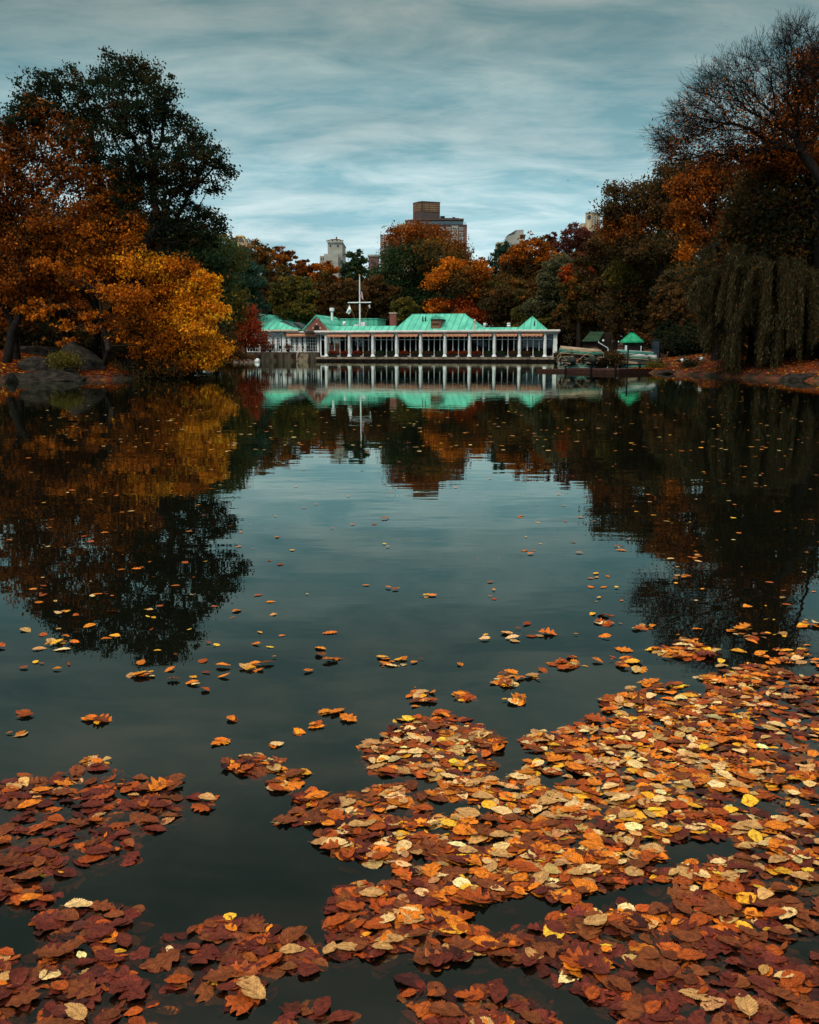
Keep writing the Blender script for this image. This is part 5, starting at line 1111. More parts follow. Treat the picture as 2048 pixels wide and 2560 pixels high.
# bare topped tree : dense fine twigs
def bare_tree():
    r = np.random.default_rng(72); Y = 52.0; base = np.array(base_at(2150, Y))
    lst = [(1690, 370, 44, 34), (1670, 350, 30, 40), (1710, 310, 50, 44), (1750, 260, 56, 50), (1780, 215, 50, 40), (1830, 185, 50, 38), (1870, 210, 60, 60), (1900, 140, 46, 34), (1950, 120, 50, 40), (1990, 90, 46, 34), (2030, 110, 50, 44), (1830, 270, 70, 60), (1760, 330, 70, 50), (1930, 220, 70, 60), (1990, 180, 70, 60), (1880, 330, 80, 60), (1820, 390, 90, 40), (2060, 220, 60, 100), (1990, 320, 80, 60), (1730, 395, 60, 22), (1668, 392, 22, 18)]
    lo, _ = px_lobes(lst, Y, r, .35)
    pts, _c = crown_points(lo, 900, r, .42)
    Nn, par, R = skeleton(base, P(2115, 540, Y), pts, r, bf=.7, rtip=.010, rtrunk=.30)
    A = [Nn[par[1:]]]; B = [Nn[1:]]; ra = [np.minimum(R[par[1:]], R[1:] * 1.5 + .004)]; rb = [R[1:]]
    tips = Nn[6:]; out = tips - np.array(P(1960, 420, Y)); out /= np.linalg.norm(out, axis=1, keepdims=True)
    for k in range(5):
        d = out * .8 + r.normal(size=tips.shape) * .55; d /= np.linalg.norm(d, axis=1, keepdims=True); L = r.uniform(.45, 1.25, len(tips))[:, None]
        m = tips + d * L; A.append(tips); B.append(m); ra.append(np.full(len(tips), .009)); rb.append(np.full(len(tips), .006))
        for q in range(2):
            d2 = d + r.normal(size=tips.shape) * .55; d2 /= np.linalg.norm(d2, axis=1, keepdims=True)
            s = tips + d * L * r.uniform(.4, .9, len(tips))[:, None]; A.append(s); B.append(s + d2 * r.uniform(.2, .5, len(tips))[:, None]); ra.append(np.full(len(tips), .006)); rb.append(np.full(len(tips), .004))
    A = np.concatenate(A) - base; B = np.concatenate(B) - base
    root = empty("bare_tree", base, 0, "tall autumn tree with bare twiggy top reaching over the right bank", "tree", G_R)
    V, F = tubes_np(A, B, np.concatenate(ra), np.concatenate(rb), 3)
    link("trunk", np_mesh("trunk", V, F, M_BARKD), root)
    n = 9000; i = r.integers(0, len(pts), n); low = (pts[i][:, 2] < np.median(pts[:, 2]) + r.normal(size=n) * 1.6); i = i[low]
    c = pts[i] + r.normal(size=(len(i), 3)) * .35 - base
    V, F, cc = leaf_quads(c, 0, .15, r, pick('rust', len(i), r)); link("crown", np_mesh("crown", V, F, M_FOL, cc), root)
bare_tree()
# weeping willow
def willow():
    r = np.random.default_rng(73); Y = 55.0; base = np.array(base_at(1885, Y + 2)); m = Y / FOC
    arcs = []
    ctr = P(1885, 720, Y + 1)
    # hanging curtains: (px start, py start, px end, py bottom, width px, strands)
    cur = [(1765, 688, 1732, 790, 14, 34), (1795, 672, 1760, 850, 18, 44), (1835, 655, 1800, 830, 24, 46), (1875, 642, 1850, 840, 26, 50), (1915, 640, 1905, 850, 28, 50), (1955, 648, 1955, 880, 28, 50), (1995, 655, 1995, 860, 28, 46), (2030, 670, 2035, 870, 26, 40),
           (1790, 800, 1765, 905, 14, 34), (1765, 770, 1758, 870, 10, 20), (1835, 775, 1815, 946, 16, 84), (1850, 765, 1838, 944, 14, 70), (1880, 730, 1872, 850, 14, 30), (1925, 790, 1905, 944, 16, 84), (1945, 780, 1935, 948, 16, 80), (1990, 760, 1985, 905, 16, 40), (2030, 740, 2030, 900, 20, 44), (1722, 700, 1716, 740, 8, 12), (1730, 640, 1700, 670, 14, 16), (1790, 610, 1765, 665, 20, 26), (1850, 612, 1840, 680, 24, 26)]
    A = []; B = []; LC = []; LD = []
    for (x0, y0, x1, y1, w, n) in cur:
        bunch = []
        for _ in range(max(4, n // 5)):
            bunch.append((r.normal() * w * .7, abs(r.normal()) * 16 - 12, r.normal() * w * .55, -abs(r.normal()) * 30, r.uniform(-2.2, 2.2), r.uniform(.3, .6)))
        for _ in range(int(n * 2.2)):
            bx, by, ex_, ey, dy, pw = bunch[r.integers(len(bunch))]
            a = P(x0 + bx + r.normal() * 4, y0 + by + abs(r.normal()) * 8, Y + dy + r.normal() * .15); e = P(x1 + ex_ + r.normal() * 6, y1 + ey - abs(r.normal()) * 22, Y + dy + r.normal() * .3)
            e[2] = max(e[2], .06)
            if a[2] < e[2] + .5: continue
            k = 7; pts = [];
            for j in range(k + 1):
                t = j / k; bow = 4 * t * (1 - t)
                pts.append(np.array([a[0] + (e[0] - a[0]) * t ** pw, a[1] + (e[1] - a[1]) * t, a[2] + (e[2] - a[2]) * t ** 1.15]) + r.normal(size=3) * .03)
            pts = np.array(pts); A.append(pts[:-1]); B.append(pts[1:])
            L = np.linalg.norm(pts[-1] - pts[0]); q = int(L * 24); tt = r.random(q) * k; i = np.minimum(tt.astype(int), k - 1); f = (tt - i)[:, None]
            LC.append(pts[i] * (1 - f) + pts[i + 1] * f + r.normal(size=(q, 3)) * .04); LD.append(pts[i + 1] - pts[i])
    A = np.concatenate(A) - base; B = np.concatenate(B) - base
    root = empty("willow_tree", base, 0, "weeping willow trailing brown green curtains down to the water", "tree", G_R)
    limbs = []
    tops = [P(x0, y0, Y + r.uniform(-1.5, 1.5)) for (x0, y0, *_r) in cur] + [P(x, y, Y + r.uniform(-1, 1)) for x, y in ((1800, 700), (1850, 690), (1890, 690), (1930, 690), (1900, 720), (1860, 730), (1780, 720))]
    Nn, par, R = skeleton(base, P(1890, 770, Y + 1.5), np.array(tops), r, bf=.3, rtip=.03, rtrunk=.42)
    V, F = tubes_np(Nn[par[1:]] - base, Nn[1:] - base, np.minimum(R[par[1:]], R[1:] * 1.6), R[1:], 7)
    V2, F2 = tubes_np(A, B, np.full(len(A), .008), np.full(len(A), .006), 3)
    link("trunk", np_mesh("trunk", np.concatenate([V, V2]), np.concatenate([F, F2 + len(V)]), M_BARK), root)
    LC = np.concatenate(LC) - base; LD = np.concatenate(LD); LD /= np.linalg.norm(LD, axis=1, keepdims=True)
    n = len(LC); d = LD * 1.1 + r.normal(size=(n, 3)) * .38; d /= np.linalg.norm(d, axis=1, keepdims=True); s = np.cross(d, r.normal(size=(n, 3))); s /= np.linalg.norm(s, axis=1, keepdims=True)
    L = r.uniform(.14, .30, n)[:, None]; V = np.stack([LC - d * L * .5, LC + s * .016, LC + d * L * .5, LC - s * .016], 1).reshape(-1, 3)
    link("crown", np_mesh("crown", V, np.arange(4 * n).reshape(n, 4), M_FOL, np.repeat(pick('willow', n, r), 4, 0)), root)
willow()
# second row of trees deeper in the park: copies of three prototypes
protos = []
for k, pal in enumerate(('mixed', 'darkbrown', 'green')):
    lo = [(math.cos(a) * 3.4, math.sin(a) * 3.4, z, 3.0, 3.0, 2.4) for a, z in zip(np.linspace(0, 20, 11), np.linspace(3, 12.5, 11))] + [(0, 0, 14.5, 2.8, 2.8, 2.2), (0, 0, 9, 4.2, 4.2, 4)]
    lo = [(x, y + 300, z + 1.9, a, b_, c) for x, y, z, a, b_, c in lo]
    protos.append(make_tree("park_tree", "", (0, 300, 1.9), lo, [pal] * len(lo), 200 + k, clusters=340, per=40, leaf=.5, spread=1.1, group="trees deeper in the park", rtrunk=.35))
spots = [(470, 175, .9, 0), (560, 190, 1.0, 1), (620, 195, 1.05, 2), (690, 200, 1.0, 0), (760, 205, .78, 1), (830, 205, .74, 2), (905, 200, .78, 0), (985, 205, 1.0, 2), (1080, 205, 1.1, 1), (1165, 205, .92, 0), (1230, 210, 1.0, 2), (1300, 205, 1.25, 0), (1370, 200, 1.3, 1), (1440, 195, 1.35, 2), (1510, 180, 1.35, 0), (1590, 165, 1.3, 1),
         (1680, 150, 1.25, 2), (1780, 135, 1.1, 0), (1880, 120, 1.1, 1), (1980, 115, 1.1, 2), (2090, 105, 1.1, 1), (380, 150, .95, 1), (290, 140, 1.0, 2), (190, 130, 1.0, 0), (90, 120, 1.0, 1), (-20, 110, 1.0, 2)]
where = ["behind the dark oak's right side", "left of the olive tree", "behind the dark teal tree", "behind the brick gable's left", "under the stone tower's left wing", "right under the stone tower", "between stone tower and apartment tower", "under the apartment tower's left wing", "under the apartment tower's rooftop block", "just right of the apartment tower", "left of the white rooftop", "below the white rooftop", "behind the grey olive tree", "below the beige tower", "right of the beige tower", "left of the ragged oak", "behind the ragged oak", "behind the rust orange tree", "behind the willow's left side", "behind the willow's right side", "beyond the right edge trees", "behind the dark oak's trunk", "behind the golden tree's upper part", "behind the orange brown maple", "behind the rusty maple", "beyond the left edge trees"]
first = [True] * 3
for (px, Y, s, k), w_ in zip(spots, where):
    o = protos[k] if first[k] else copy_tree(protos[k]); first[k] = False
    b_ = base_at(px, Y); o.location = b_; o.scale = (s, s, s); o.rotation_euler = (0, 0, (px * 7 % 60) / 10)
    o['label'] = "%s park tree deep in the wood %s" % (("orange brown", "dark brown", "dull green")[k], w_)
# bushes along the banks
bush = [(300, 52.5, [(285, 925, 40, 18), (330, 935, 34, 12)], 'darkbrown', "tangled brown bush right of the large boulders"), (400, 53, [(380, 915, 44, 22), (430, 925, 34, 14)], 'darkbrown', "dark thicket under the golden tree at the water"),
        (470, 60, [(460, 900, 40, 20), (500, 905, 30, 14)], 'brown', "low brown thicket under the golden tree's tip"), (170, 49.2, [(165, 905, 22, 8), (150, 895, 18, 6)], 'olive', "yellow green tuft growing on the sloping boulder"),
        (1535, 71, [(1518, 896, 22, 11), (1542, 894, 12, 9), (1504, 908, 14, 7)], 'darkbrown', "dark brown bush between the two boat stacks"), (1655, 68, [(1640, 915, 16, 13), (1655, 925, 16, 9), (1620, 925, 14, 9)], 'olive', "yellow green bush at the end of the right boat stack"),
        (1680, 64, [(1668, 925, 12, 10), (1690, 930, 12, 7)], 'greyolive', "grey green reeds below the geese"), (1725, 62, [(1725, 918, 14, 14), (1735, 930, 14, 9)], 'oakdark', "dark green bush between the geese at the water line"),
        (1775, 60, [(1775, 930, 16, 8)], 'olive', "small weedy clump left of the willow curtain"), (2000, 52, [(1985, 935, 24, 10), (2030, 925, 26, 10)], 'rust', "rust red bush right of the willow at the water"),
        (1400, 122, [(1410, 884, 12, 9), (1396, 888, 8, 6)], 'darkbrown', "dark planting at the right end of the colonnade")]
for k, (px, Y, lst, pal, lb) in enumerate(bush):
    T("bush", lb, px, Y, lst, pal, 120 + k, clusters=90, per=44, leaf=.12 if Y < 70 else .16, spread=.38, cat="bush", rtrunk=.05, rtip=.008, bias=.4)
for k, (px, Y, lst, pal) in enumerate([(1740, 88, [(1700, 855, 40, 22), (1760, 850, 60, 24)], 'oakdark'), (1900, 66, [(1850, 850, 70, 30), (1930, 850, 60, 30)], 'dark'), (2010, 62, [(2000, 850, 60, 40)], 'dark'), (430, 84, [(430, 845, 80, 34), (520, 850, 60, 28), (340, 845, 80, 34)], 'dark'), (540, 112, [(520, 855, 60, 26), (450, 855, 70, 26)], 'darkbrown'), (420, 57, [(400, 895, 44, 26), (340, 895, 44, 26), (460, 898, 34, 22)], 'dark'), (180, 76, [(80, 840, 90, 40), (180, 840, 90, 40), (260, 840, 70, 40)], 'dark'), (-10, 70, [(-20, 840, 90, 40), (40, 845, 60, 36)], 'dark'), (1930, 76, [(1830, 845, 70, 36), (1930, 845, 80, 36), (2030, 845, 80, 40)], 'dark'), (60, 60, [(60, 850, 80, 34), (130, 860, 60, 30)], 'dark'), (300, 62, [(280, 860, 80, 34), (380, 870, 60, 26)], 'dark')]):
    T("bush", ["dark bushes at the top of the leafy bank", "black green undergrowth behind the willow", "deep shade bushes at the right edge", "dark undergrowth beyond the golden tree", "brown undergrowth on the far bank left of the red maple", "dark thicket right beneath the golden tree", "long row of dark bushes behind the left boulders", "dark bushes beyond the left edge ledge", "dark bushes uphill behind the willow", "deep shade bushes behind the left ledge", "deep shade bushes between boulders and golden tree"][k], px, Y, lst, pal, 140 + k, clusters=300, per=56, leaf=.26, spread=.8, cat="bush", rtrunk=.06, bias=.4)
# leaf litter on the banks : nobody could count it
def litter():
    r = np.random.default_rng(80); n = 26000
    px = np.concatenate([r.uniform(1560, 2070, 17000), r.uniform(-20, 330, 9000)]); Y = np.concatenate([r.uniform(46, 84, 17000), r.uniform(46, 58, 9000)])
    X = (px - 1024) / FOC * Y; d = pond_dist(X, Y); k = (d > .3); X, Y = X[k], Y[k]; Z = ground_z(X, Y) + .02
    c = np.stack([X, Y, Z + np.abs(r.normal(size=len(X))) * .02], 1)
    col = pick('redorange', len(c), r) * .62; y_ = r.random(len(c)) < .16; col[y_] = pick('gold', y_.sum(), r) * .8
    V, F, cc = leaf_quads(c, 0, .20, r, col); V = V.reshape(-1, 4, 3); cm = V.mean(1, keepdims=True); V[:, :, 2] = cm[:, :, 2] + (V[:, :, 2] - cm[:, :, 2]) * .35
    o = link("leaf_litter", np_mesh("leaf_litter", V.reshape(-1, 3), F, M_FOL, cc)); tag(o, "red and yellow fallen leaves carpeting the right bank and the left ledge", None, None, "stuff")
litter()
# ------------------------------------------------------------------ leaves floating on the pond
def leaf_mat():
    m, n, l = new_mat("fallen_leaf")
    o = n.new('ShaderNodeOutputMaterial'); b = n.new('ShaderNodeBsdfPrincipled'); l.new(b.outputs[0], o.inputs[0])
    b.inputs['Roughness'].default_value = .5; b.inputs['Specular IOR Level'].default_value = .14
    a = n.new('ShaderNodeAttribute'); a.attribute_name = 'Col'; u = n.new('ShaderNodeAttribute'); u.attribute_name = 'lf'
    s = n.new('ShaderNodeSeparateXYZ'); l.new(u.outputs['Vector'], s.inputs[0])
    def mm(op, x, y=None):
        q = n.new('ShaderNodeMath'); q.operation = op
        for i, v in enumerate((x, y)):
            if v is None: continue
            if isinstance(v, (int, float)): q.inputs[i].default_value = v
            else: l.new(v, q.inputs[i])
        return q.outputs[0]
    ab = mm('ABSOLUTE', s.outputs[1])
    vein = mm('PINGPONG', mm('SUBTRACT', mm('MULTIPLY', s.outputs[0], 9.0), mm('MULTIPLY', ab, 2.2)), .5)
    v1 = mm('LESS_THAN', vein, .085); v2 = mm('LESS_THAN', ab, .05)
    v = mm('MULTIPLY', mm('MAXIMUM', v1, v2), .42)
    cm = n.new('ShaderNodeCombineXYZ'); l.new(mm('MULTIPLY', s.outputs[0], 3.2), cm.inputs[0]); l.new(mm('MULTIPLY', s.outputs[1], 1.3), cm.inputs[1]); l.new(mm('MULTIPLY', s.outputs[2], 37.0), cm.inputs[2])
    nt = n.new('ShaderNodeTexNoise'); nt.inputs['Scale'].default_value = 1.6; nt.inputs['Detail'].default_value = 6; l.new(cm.outputs[0], nt.inputs['Vector'])
    mr = n.new('ShaderNodeMapRange'); mr.inputs[1].default_value = .3; mr.inputs[2].default_value = .68; mr.inputs[3].default_value = .52; mr.inputs[4].default_value = 1.22; l.new(nt.outputs[0], mr.inputs[0])
    k = mm('MULTIPLY', mr.outputs[0], mm('SUBTRACT', 1.0, v))
    sc = n.new('ShaderNodeVectorMath'); sc.operation = 'SCALE'; l.new(a.outputs['Color'], sc.inputs[0]); l.new(k, sc.inputs['Scale']); l.new(sc.outputs[0], b.inputs['Base Color'])
    bp = n.new('ShaderNodeBump'); bp.inputs['Strength'].default_value = .5; bp.inputs['Distance'].default_value = .004; l.new(mm('SUBTRACT', mr.outputs[0], mm('MULTIPLY', v, 1.2)), bp.inputs['Height']); l.new(bp.outputs[0], b.inputs['Normal'])
    return m
M_LEAF = leaf_mat()
LC_ = {'cream': (.78, .50, .20), 'tan': (.50, .26, .085), 'golden': (.85, .36, .02), 'yellow': (.80, .44, .03), 'orange': (.64, .17, .010), 'russet': (.34, .062, .007), 'brown': (.17, .042, .010), 'maroon': (.12, .020, .010), 'dark maroon': (.05, .011, .007)}
def template(kind, seed):
    """stations along the leaf: returns unit length verts (x along), faces and (t, s)"""
    r = np.random.default_rng(seed)
    if kind == 'oak': n = 22
    elif kind == 'elm': n = 26
    else: n = 12
    t = np.linspace(0, 1, n + 1)
    asp = {'elm': .27, 'oval': .22, 'oak': .34, 'round': .36, 'narrow': .13}[kind] * r.uniform(.88, 1.15)
    skew = r.uniform(.7, .95)
    w = np.sin(np.pi * t ** skew) ** (.75 if kind != 'round' else .6)
    if kind == 'elm' : ser = 1 + .075 * np.where(np.arange(n + 1) % 2 == 0, 1, -1)
    elif kind == 'round': ser = 1 + .05 * np.where(np.arange(n + 1) % 2 == 0, 1, -1)
    elif kind == 'oak': ser = .62 + .55 * np.abs(np.sin(t * np.pi * 3.6 + r.uniform(-.3, .3))) ** 1.4
    else: ser = np.ones(n + 1)
    wl = w * ser * asp * (1 + .1 * np.sin(t * 5 + r.uniform(0, 6))); wr = w * np.roll(ser, 1 if kind in ('elm', 'oak') else 0) * asp * (1 + .1 * np.sin(t * 4 + r.uniform(0, 6)))
    wl[0] = wr[0] = .012; wl[-1] = wr[-1] = .004
    bend = r.uniform(-.10, .10); curl = r.uniform(-.6, 1.1); arch = r.uniform(-.25, .35)
    mid = bend * np.sin(t * np.pi)
    V = []; E = []
    for i in range(n + 1):
        za = arch * .18 * (t[i] - .5) ** 2 + .006 * math.sin(i * 1.3 + seed)
        for s_, wd in ((-1, wr[i]), (-.5, wr[i] * .5), (0, 0), (.5, wl[i] * .5), (1, wl[i])):
            y = mid[i] + (wd if s_ > 0 else -wd)
            V.append((t[i] - .5, y, za + curl * (wd ** 2) * .9 + .01 * math.sin(i * .9 + s_ * 3 + seed) * abs(s_))); E.append((t[i], s_, seed * .13))
    F = []
    for i in range(n):
        for j in range(4): a = i * 5 + j; F.append((a, a + 5, a + 6, a + 1))
    # stalk
    b = len(V); V += [(-.5, mid[0] - .010, V[2][2]), (-.5, mid[0] + .010, V[2][2]), (-.64, mid[0] + .03, V[2][2] + .01), (-.64, mid[0] + .018, V[2][2] + .01)]; E += [(0, 0, 0)] * 4; F.append((b, b + 1, b + 2, b + 3))
    return np.array(V), np.array(F), np.array(E)
TPL = {'elm': [template('elm', s) for s in (1, 2, 3, 4, 21, 22, 23)], 'oval': [template('oval', s) for s in (5, 6)], 'oak': [template('oak', s) for s in (7, 8, 9, 31, 32)], 'round': [template('round', s) for s in (10, 11, 41)], 'narrow': [template('narrow', s) for s in (12,)]}
KINDS_ = list(TPL)
def noise2(x, y, s): return mnoise.noise(Vector((x * s, y * s, 3.7)))
POLYS = [
 [(0, 1950), (100, 1945), (190, 1925), (250, 1905), (330, 1945), (440, 1960), (530, 2010), (525, 2035), (430, 2055), (360, 2085), (330, 2120), (315, 2150), (225, 2170), (190, 2205), (110, 2230), (0, 2250)],
 [(0, 2225), (140, 2215), (160, 2250), (90, 2280), (0, 2265)],
 [(95, 2285), (180, 2260), (330, 2255), (350, 2320), (345, 2395), (310, 2450), (345, 2500), (390, 2560), (0, 2560), (0, 2400), (70, 2370), (140, 2330)],
 [(365, 2455), (420, 2395), (415, 2345), (470, 2320), (545, 2300), (640, 2296), (720, 2330), (800, 2350), (830, 2400), (800, 2440), (690, 2450), (600, 2512), (520, 2480), (440, 2500), (400, 2530)],
 [(740, 1990), (860, 1980), (900, 1975), (1000, 1960), (1100, 1960), (1200, 1955), (1300, 1940), (1380, 1900), (1330, 1885), (1320, 1860), (1380, 1830), (1500, 1810), (1560, 1780), (1650, 1740), (1760, 1745), (1780, 1690), (1880, 1665), (1960, 1670), (2060, 1700), (2060, 2570), (1540, 2570), (1470, 2480), (1360, 2430), (1250, 2400), (1020, 2400), (830, 2400), (820, 2320), (810, 2265), (860, 2215), (1000, 2205), (990, 2160), (900, 2150), (800, 2110), (770, 2060)],
 [(900, 1880), (945, 1840), (970, 1810), (1080, 1790), (1200, 1805), (1235, 1850), (1230, 1900), (1250, 1945), (1180, 1965), (1060, 1935), (960, 1925), (935, 1905)],
 [(540, 1905), (580, 1890), (650, 1885), (700, 1910), (660, 1945), (590, 1950)], [(680, 1945), (710, 1925), (775, 1930), (770, 1955), (720, 1980), (680, 1975)], [(685, 2055), (720, 2040), (790, 2035), (780, 2060), (730, 2075)],
 [(690, 2560), (740, 2490), (800, 2510), (890, 2560)], [(1010, 2570), (1010, 2475), (1100, 2460), (1250, 2470), (1330, 2490), (1400, 2570)], [(1510, 1745), (1560, 1720), (1610, 1735), (1600, 1760), (1520, 1775)],
 [(1640, 1610), (1700, 1605), (1790, 1625), (1780, 1650), (1690, 1650)],
 [(860, 2060), (1000, 2030), (1000, 2120), (900, 2130), (800, 2090)],
]
HOLES = [
 [(1020, 2130), (1085, 2132), (1080, 2165), (1020, 2172)], [(1190, 2262), (1300, 2245), (1440, 2240), (1560, 2215), (1700, 2200), (1700, 2240), (1610, 2262), (1500, 2270), (1370, 2278), (1340, 2320), (1250, 2325), (1150, 2300), (1130, 2280)],
 [(1630, 2150), (1700, 2100), (1760, 2080), (1840, 2085), (1850, 2120), (1780, 2160), (1680, 2170)], [(1340, 1960), (1420, 1920), (1440, 1940), (1380, 1975)], [(1000, 1975), (1090, 1950), (1110, 1965), (1040, 1985)],
 [(1880, 2010), (1950, 2000), (1960, 2030), (1900, 2045)], [(1020, 2010), (1110, 2000), (1230, 2030), (1180, 2045), (1060, 2035)], [(760, 2170), (1000, 2165), (1010, 2205), (860, 2215), (800, 2260), (760, 2290)], [(1980, 2350), (2050, 2330), (2050, 2420), (2000, 2400)],
]
def inpoly(px, py, poly):
    c = np.zeros(px.shape, bool); n = len(poly)
    for i in range(n):
        ax, ay = poly[i]; bx, by = poly[(i + 1) % n]
        if ay == by: continue
        c ^= ((ay > py) != (by > py)) & (px < (bx - ax) * (py - ay) / (by - ay) + ax)
    return c
def mask(px, py, wob=True):
    if wob:
        q = 26.0; dx = np.array([noise2(a, b, .012) for a, b in zip(px, py)]) * q * 1.6; dy = np.array([noise2(a + 500, b, .02) for a, b in zip(px, py)]) * q
        px = px + dx; py = py + dy
    m = np.zeros(px.shape, bool)
    for p in POLYS: m |= inpoly(px, py, p)
    for p in HOLES: m &= ~inpoly(px, py, p)
    return m
r = np.random.default_rng(90)
L_ = []      # x, y, z, length, yaw, tiltx, tilty, kind, template, colour name
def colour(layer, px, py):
    """pale elm leaves gather middle right, browns left; near shore, darker colours paint shade"""
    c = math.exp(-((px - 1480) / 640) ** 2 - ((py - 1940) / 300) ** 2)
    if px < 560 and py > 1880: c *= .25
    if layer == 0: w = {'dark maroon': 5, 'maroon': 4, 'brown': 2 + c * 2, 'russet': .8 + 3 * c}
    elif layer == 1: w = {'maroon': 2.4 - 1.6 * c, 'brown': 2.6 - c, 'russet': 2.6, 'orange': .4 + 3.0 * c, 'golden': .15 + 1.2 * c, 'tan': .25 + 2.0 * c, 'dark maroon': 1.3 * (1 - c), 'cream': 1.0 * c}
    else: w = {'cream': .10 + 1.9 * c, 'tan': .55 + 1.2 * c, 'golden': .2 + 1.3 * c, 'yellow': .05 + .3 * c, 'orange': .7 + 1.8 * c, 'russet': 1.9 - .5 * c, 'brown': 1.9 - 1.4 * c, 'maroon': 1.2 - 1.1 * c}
    if (px < 600 and py > 1880) or py > 2380:  # more maroon in the left drifts; along the bottom it paints in shade
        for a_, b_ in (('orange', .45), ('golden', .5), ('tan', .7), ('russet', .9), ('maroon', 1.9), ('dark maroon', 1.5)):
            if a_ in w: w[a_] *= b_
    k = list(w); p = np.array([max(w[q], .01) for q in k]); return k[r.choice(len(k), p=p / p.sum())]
def kind_for(cn):
    if cn in ('cream', 'tan'): return ['elm', 'elm', 'round', 'elm'][r.integers(4)]
    if cn in ('golden', 'yellow'): return ['elm', 'oval', 'round', 'oval', 'narrow'][r.integers(5)]
    if cn in ('orange', 'russet'): return ['elm', 'elm', 'oak', 'round', 'elm', 'elm', 'narrow', 'oval'][r.integers(8)]
    return ['oak', 'elm', 'elm', 'round', 'elm'][r.integers(5)]
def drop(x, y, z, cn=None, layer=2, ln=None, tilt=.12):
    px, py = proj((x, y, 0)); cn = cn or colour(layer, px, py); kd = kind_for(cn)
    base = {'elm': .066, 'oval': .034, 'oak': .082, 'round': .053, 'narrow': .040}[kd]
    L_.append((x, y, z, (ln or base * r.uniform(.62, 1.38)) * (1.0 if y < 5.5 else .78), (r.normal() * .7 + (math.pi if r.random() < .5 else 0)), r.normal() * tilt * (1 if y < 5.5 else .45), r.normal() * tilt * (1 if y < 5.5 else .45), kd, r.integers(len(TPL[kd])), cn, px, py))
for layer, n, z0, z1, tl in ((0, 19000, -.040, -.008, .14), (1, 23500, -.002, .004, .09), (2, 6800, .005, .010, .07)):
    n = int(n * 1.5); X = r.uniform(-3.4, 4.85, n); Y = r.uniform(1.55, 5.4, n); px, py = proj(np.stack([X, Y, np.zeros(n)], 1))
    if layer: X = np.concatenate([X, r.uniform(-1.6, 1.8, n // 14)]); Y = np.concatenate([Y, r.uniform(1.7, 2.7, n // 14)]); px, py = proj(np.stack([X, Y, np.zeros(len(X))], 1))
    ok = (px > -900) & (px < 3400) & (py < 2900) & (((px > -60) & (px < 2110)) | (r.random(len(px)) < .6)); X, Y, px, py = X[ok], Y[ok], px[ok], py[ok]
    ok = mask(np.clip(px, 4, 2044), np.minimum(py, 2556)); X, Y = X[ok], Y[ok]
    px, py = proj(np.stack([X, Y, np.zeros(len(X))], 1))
    # left drifts hang waterlogged; sinking the near leaves dims them in place of shade
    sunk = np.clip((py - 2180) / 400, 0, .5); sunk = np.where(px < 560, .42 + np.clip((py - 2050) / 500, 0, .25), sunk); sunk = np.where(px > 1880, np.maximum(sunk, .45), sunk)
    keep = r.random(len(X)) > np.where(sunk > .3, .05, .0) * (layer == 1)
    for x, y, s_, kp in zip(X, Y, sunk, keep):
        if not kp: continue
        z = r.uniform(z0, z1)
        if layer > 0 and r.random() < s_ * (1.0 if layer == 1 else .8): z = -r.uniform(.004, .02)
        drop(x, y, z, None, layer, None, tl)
n_dense = len(L_)
# rafts and single leaves further out
CL = [(157, 1606, 40, 12, 7), (345, 1690, 40, 10, 7), (620, 1668, 50, 12, 10), (580, 1803, 16, 6, 3), (800, 1815, 26, 10, 3), (735, 1835, 26, 8, 3), (692, 1862, 16, 6, 3), (985, 1655, 45, 14, 9), (835, 1648, 30, 8, 5), (1060, 1740, 36, 18, 16), (1160, 1745, 30, 12, 9), (1275, 1690, 36, 16, 12), (1270, 1715, 30, 10, 8), (1290, 1755, 36, 10, 9),
      (1330, 1692, 22, 8, 4), (1415, 1665, 42, 14, 12), (1440, 1645, 18, 8, 2), (1520, 1560, 36, 8, 6), (1600, 1570, 36, 7, 6), (1700, 1630, 60, 20, 24), (1735, 1625, 50, 16, 18), (1690, 1445, 36, 5, 4), (1075, 1492, 34, 6, 4), (960, 1300, 22, 10, 3), (965, 1363, 12, 4, 2), (980, 1472, 20, 8, 3), (1320, 1382, 34, 8, 5), (1545, 1368, 30, 6, 3), (1350, 1262, 10, 4, 1), (1900, 1590, 60, 14, 12), (2030, 1565, 20, 8, 4), (1850, 1575, 30, 8, 4),
      (1800, 1700, 60, 12, 16), (240, 1800, 26, 8, 4), (50, 1790, 20, 6, 2), (45, 1833, 24, 5, 3), (500, 1700, 60, 30, 6), (560, 1860, 24, 10, 3), (870, 1780, 60, 24, 5), (1230, 1600, 60, 24, 7), (1570, 1655, 70, 20, 12), (1650, 1720, 60, 14, 22), (1980, 1640, 70, 18, 26), (1540, 1750, 40, 12, 14), (240, 1905, 50, 10, 10)]
for cx, cy, sx, sy, n in CL:
    for _ in range(int(n * 1.25)):
        q = W(cx + r.normal() * sx * .5, cy + r.normal() * sy * .5); far = q[1] > 6
        drop(q[0], q[1], r.uniform(.001, .012), r.choice(['cream', 'golden', 'orange', 'tan', 'russet', 'brown'], p=[.07, .18, .36, .12, .19, .08]), 2, None, .12)
for _ in range(620):      # single drifting leaves
    py = 985 + 700 * r.random() ** 1.4; px = r.uniform(-10, 2060)
    edge = abs(px - 1000) / 1000
    if py > 1100 and r.random() > .30 + .9 * edge ** 1.5: continue
    q = W(px, py)
    for _k in range(1 + int(r.random() < .12) * r.integers(1, 3)): drop(q[0] + r.normal() * .04 * _k, q[1] + r.normal() * .08 * _k, r.uniform(.002, .01), r.choice(['cream', 'golden', 'orange', 'tan', 'russet', 'yellow'], p=[.06, .19, .40, .11, .20, .04]), 2, None, .1)
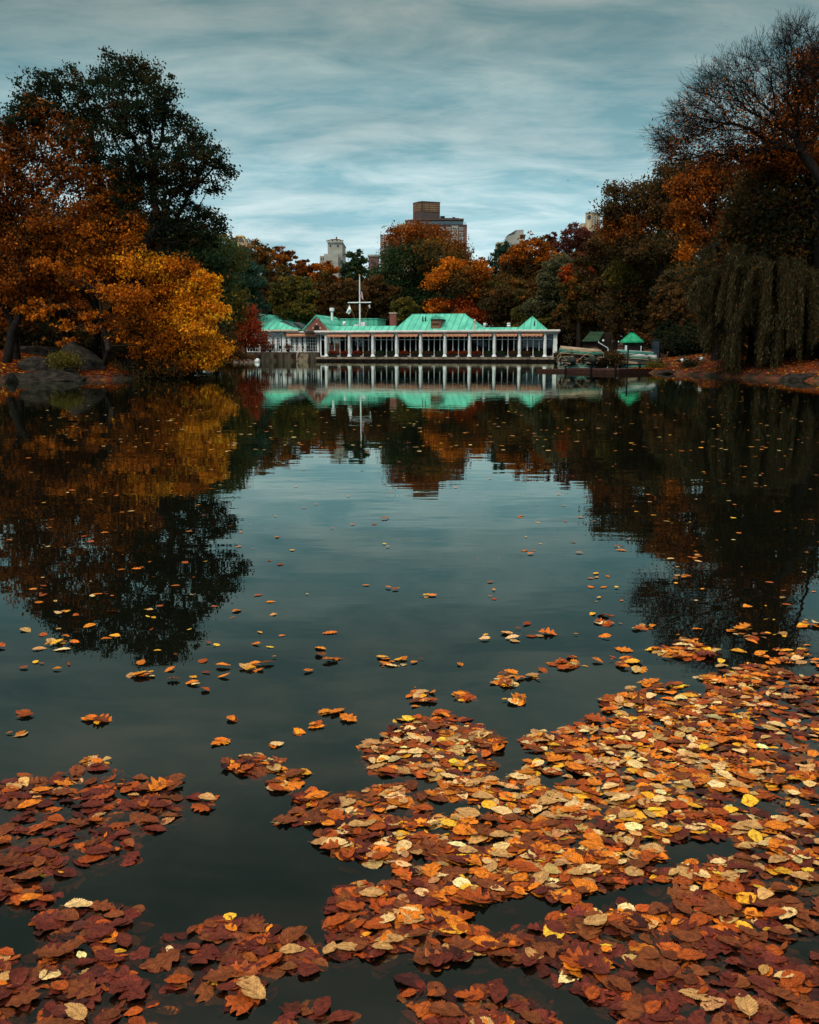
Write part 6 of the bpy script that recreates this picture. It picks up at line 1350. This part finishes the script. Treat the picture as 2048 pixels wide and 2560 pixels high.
for _ in range(330):      # far specks in the mid pond
    py = r.uniform(955, 1130); q = W(r.uniform(100, 2040), py)
    if pond_dist(q[0], q[1]) > -1: continue
    drop(q[0], q[1], .006, r.choice(['golden', 'orange', 'cream', 'tan']), 2, r.uniform(.09, .14), .1)
# two upturned curled leaves standing up in mid water
# split: the 300 that show largest are things of their own, the rest one mass
arr_scr = []
for i, q in enumerate(L_):
    d = math.sqrt(q[0] ** 2 + q[1] ** 2 + 2.5); vis = q[2] > .0048 or (i >= n_dense)
    inside = 20 < q[10] < 2028 and q[11] < 2540
    arr_scr.append(q[3] / d if (vis and inside and q[7] not in ('oval', 'narrow') and q[9] not in ('dark maroon',)) else 0)
order = np.argsort(-np.array(arr_scr))[:300]; own = set(int(i) for i in order)
groups = {}
for i, q in enumerate(L_):
    if i in own: continue
    groups.setdefault((q[7], int(q[8])), []).append(q)
Vs, Fs, Cs, Es = [], [], [], []; off = 0
def rot_mats(yaw, tx, ty):
    cy_, sy_ = np.cos(yaw), np.sin(yaw); z = np.zeros_like(yaw); o = np.ones_like(yaw)
    Rz = np.stack([np.stack([cy_, -sy_, z], 1), np.stack([sy_, cy_, z], 1), np.stack([z, z, o], 1)], 1)
    Rx = np.stack([np.stack([o, z, z], 1), np.stack([z, np.cos(tx), -np.sin(tx)], 1), np.stack([z, np.sin(tx), np.cos(tx)], 1)], 1)
    Ry = np.stack([np.stack([np.cos(ty), z, np.sin(ty)], 1), np.stack([z, o, z], 1), np.stack([-np.sin(ty), z, np.cos(ty)], 1)], 1)
    return Rz @ Rx @ Ry
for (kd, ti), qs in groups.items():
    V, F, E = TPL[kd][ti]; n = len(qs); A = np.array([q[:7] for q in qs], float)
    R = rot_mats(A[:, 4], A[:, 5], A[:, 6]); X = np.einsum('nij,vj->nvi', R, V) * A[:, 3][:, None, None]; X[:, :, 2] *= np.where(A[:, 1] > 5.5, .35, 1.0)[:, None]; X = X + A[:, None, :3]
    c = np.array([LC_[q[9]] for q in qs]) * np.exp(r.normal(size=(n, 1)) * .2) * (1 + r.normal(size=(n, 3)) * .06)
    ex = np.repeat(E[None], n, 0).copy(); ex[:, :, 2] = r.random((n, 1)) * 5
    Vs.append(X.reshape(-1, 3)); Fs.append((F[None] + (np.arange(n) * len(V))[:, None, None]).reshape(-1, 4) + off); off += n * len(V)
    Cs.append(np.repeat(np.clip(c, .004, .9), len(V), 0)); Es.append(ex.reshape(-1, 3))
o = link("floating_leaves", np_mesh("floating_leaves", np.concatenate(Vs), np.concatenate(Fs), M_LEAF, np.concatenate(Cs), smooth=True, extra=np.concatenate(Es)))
tag(o, "countless fallen leaves drifting on the pond in tan, orange and maroon", None, None, "stuff")
cache = {}
def place_phrase(px, py):
    if py < 1780: return "in outlying far drifts"
    if px < 560: return "in upper left drift" if py < 2250 else "in lower left drift"
    if px < 830: return "in bottom middle drift" if py > 2250 else "at main drift's tip"
    if px < 1260: return "below central open water" if py > 2200 else ("in upper middle drift" if py < 1970 else "in main drift's middle")
    if py > 2400: return "along right bottom edge"
    if px < 1660: return "in main right drift" if py < 2250 else "below right dark channel"
    return "near right picture edge" if py < 2200 else "near lower right corner"
allp = np.array([(L_[i][0], L_[i][1]) for i in order])
NM = {'elm': 'elm', 'oak': 'oak', 'round': 'beech'}
labs = {}
ordl = [int(i) for i in order]
def mk_label(i, k=1):
    q = L_[i]; j = ordl.index(i); d = np.hypot(*(allp - allp[j]).T); nb = np.argsort(d)[1:]
    w = L_[ordl[int(nb[0])]]
    sz = "big" if q[3] > .105 else ("small" if q[3] < .08 else "")
    kd = {'elm': 'toothed', 'oak': 'lobed', 'round': 'rounded'}[q[7]]
    side = ("right of" if q[0] > w[0] else "left of") if abs(q[0] - w[0]) > abs(q[1] - w[1]) else ("behind" if q[1] > w[1] else "in front of")
    wk = {'elm': 'toothed', 'oak': 'lobed', 'round': 'rounded'}[w[7]]
    return " ".join(("%s %s %s leaf %s a %s %s one %s" % (sz, q[9], kd, side, w[9], wk, place_phrase(q[10], q[11]))).split())
lab_of = {i: mk_label(i) for i in ordl}
from collections import Counter
cnt = Counter(lab_of.values())
SHORT = {}
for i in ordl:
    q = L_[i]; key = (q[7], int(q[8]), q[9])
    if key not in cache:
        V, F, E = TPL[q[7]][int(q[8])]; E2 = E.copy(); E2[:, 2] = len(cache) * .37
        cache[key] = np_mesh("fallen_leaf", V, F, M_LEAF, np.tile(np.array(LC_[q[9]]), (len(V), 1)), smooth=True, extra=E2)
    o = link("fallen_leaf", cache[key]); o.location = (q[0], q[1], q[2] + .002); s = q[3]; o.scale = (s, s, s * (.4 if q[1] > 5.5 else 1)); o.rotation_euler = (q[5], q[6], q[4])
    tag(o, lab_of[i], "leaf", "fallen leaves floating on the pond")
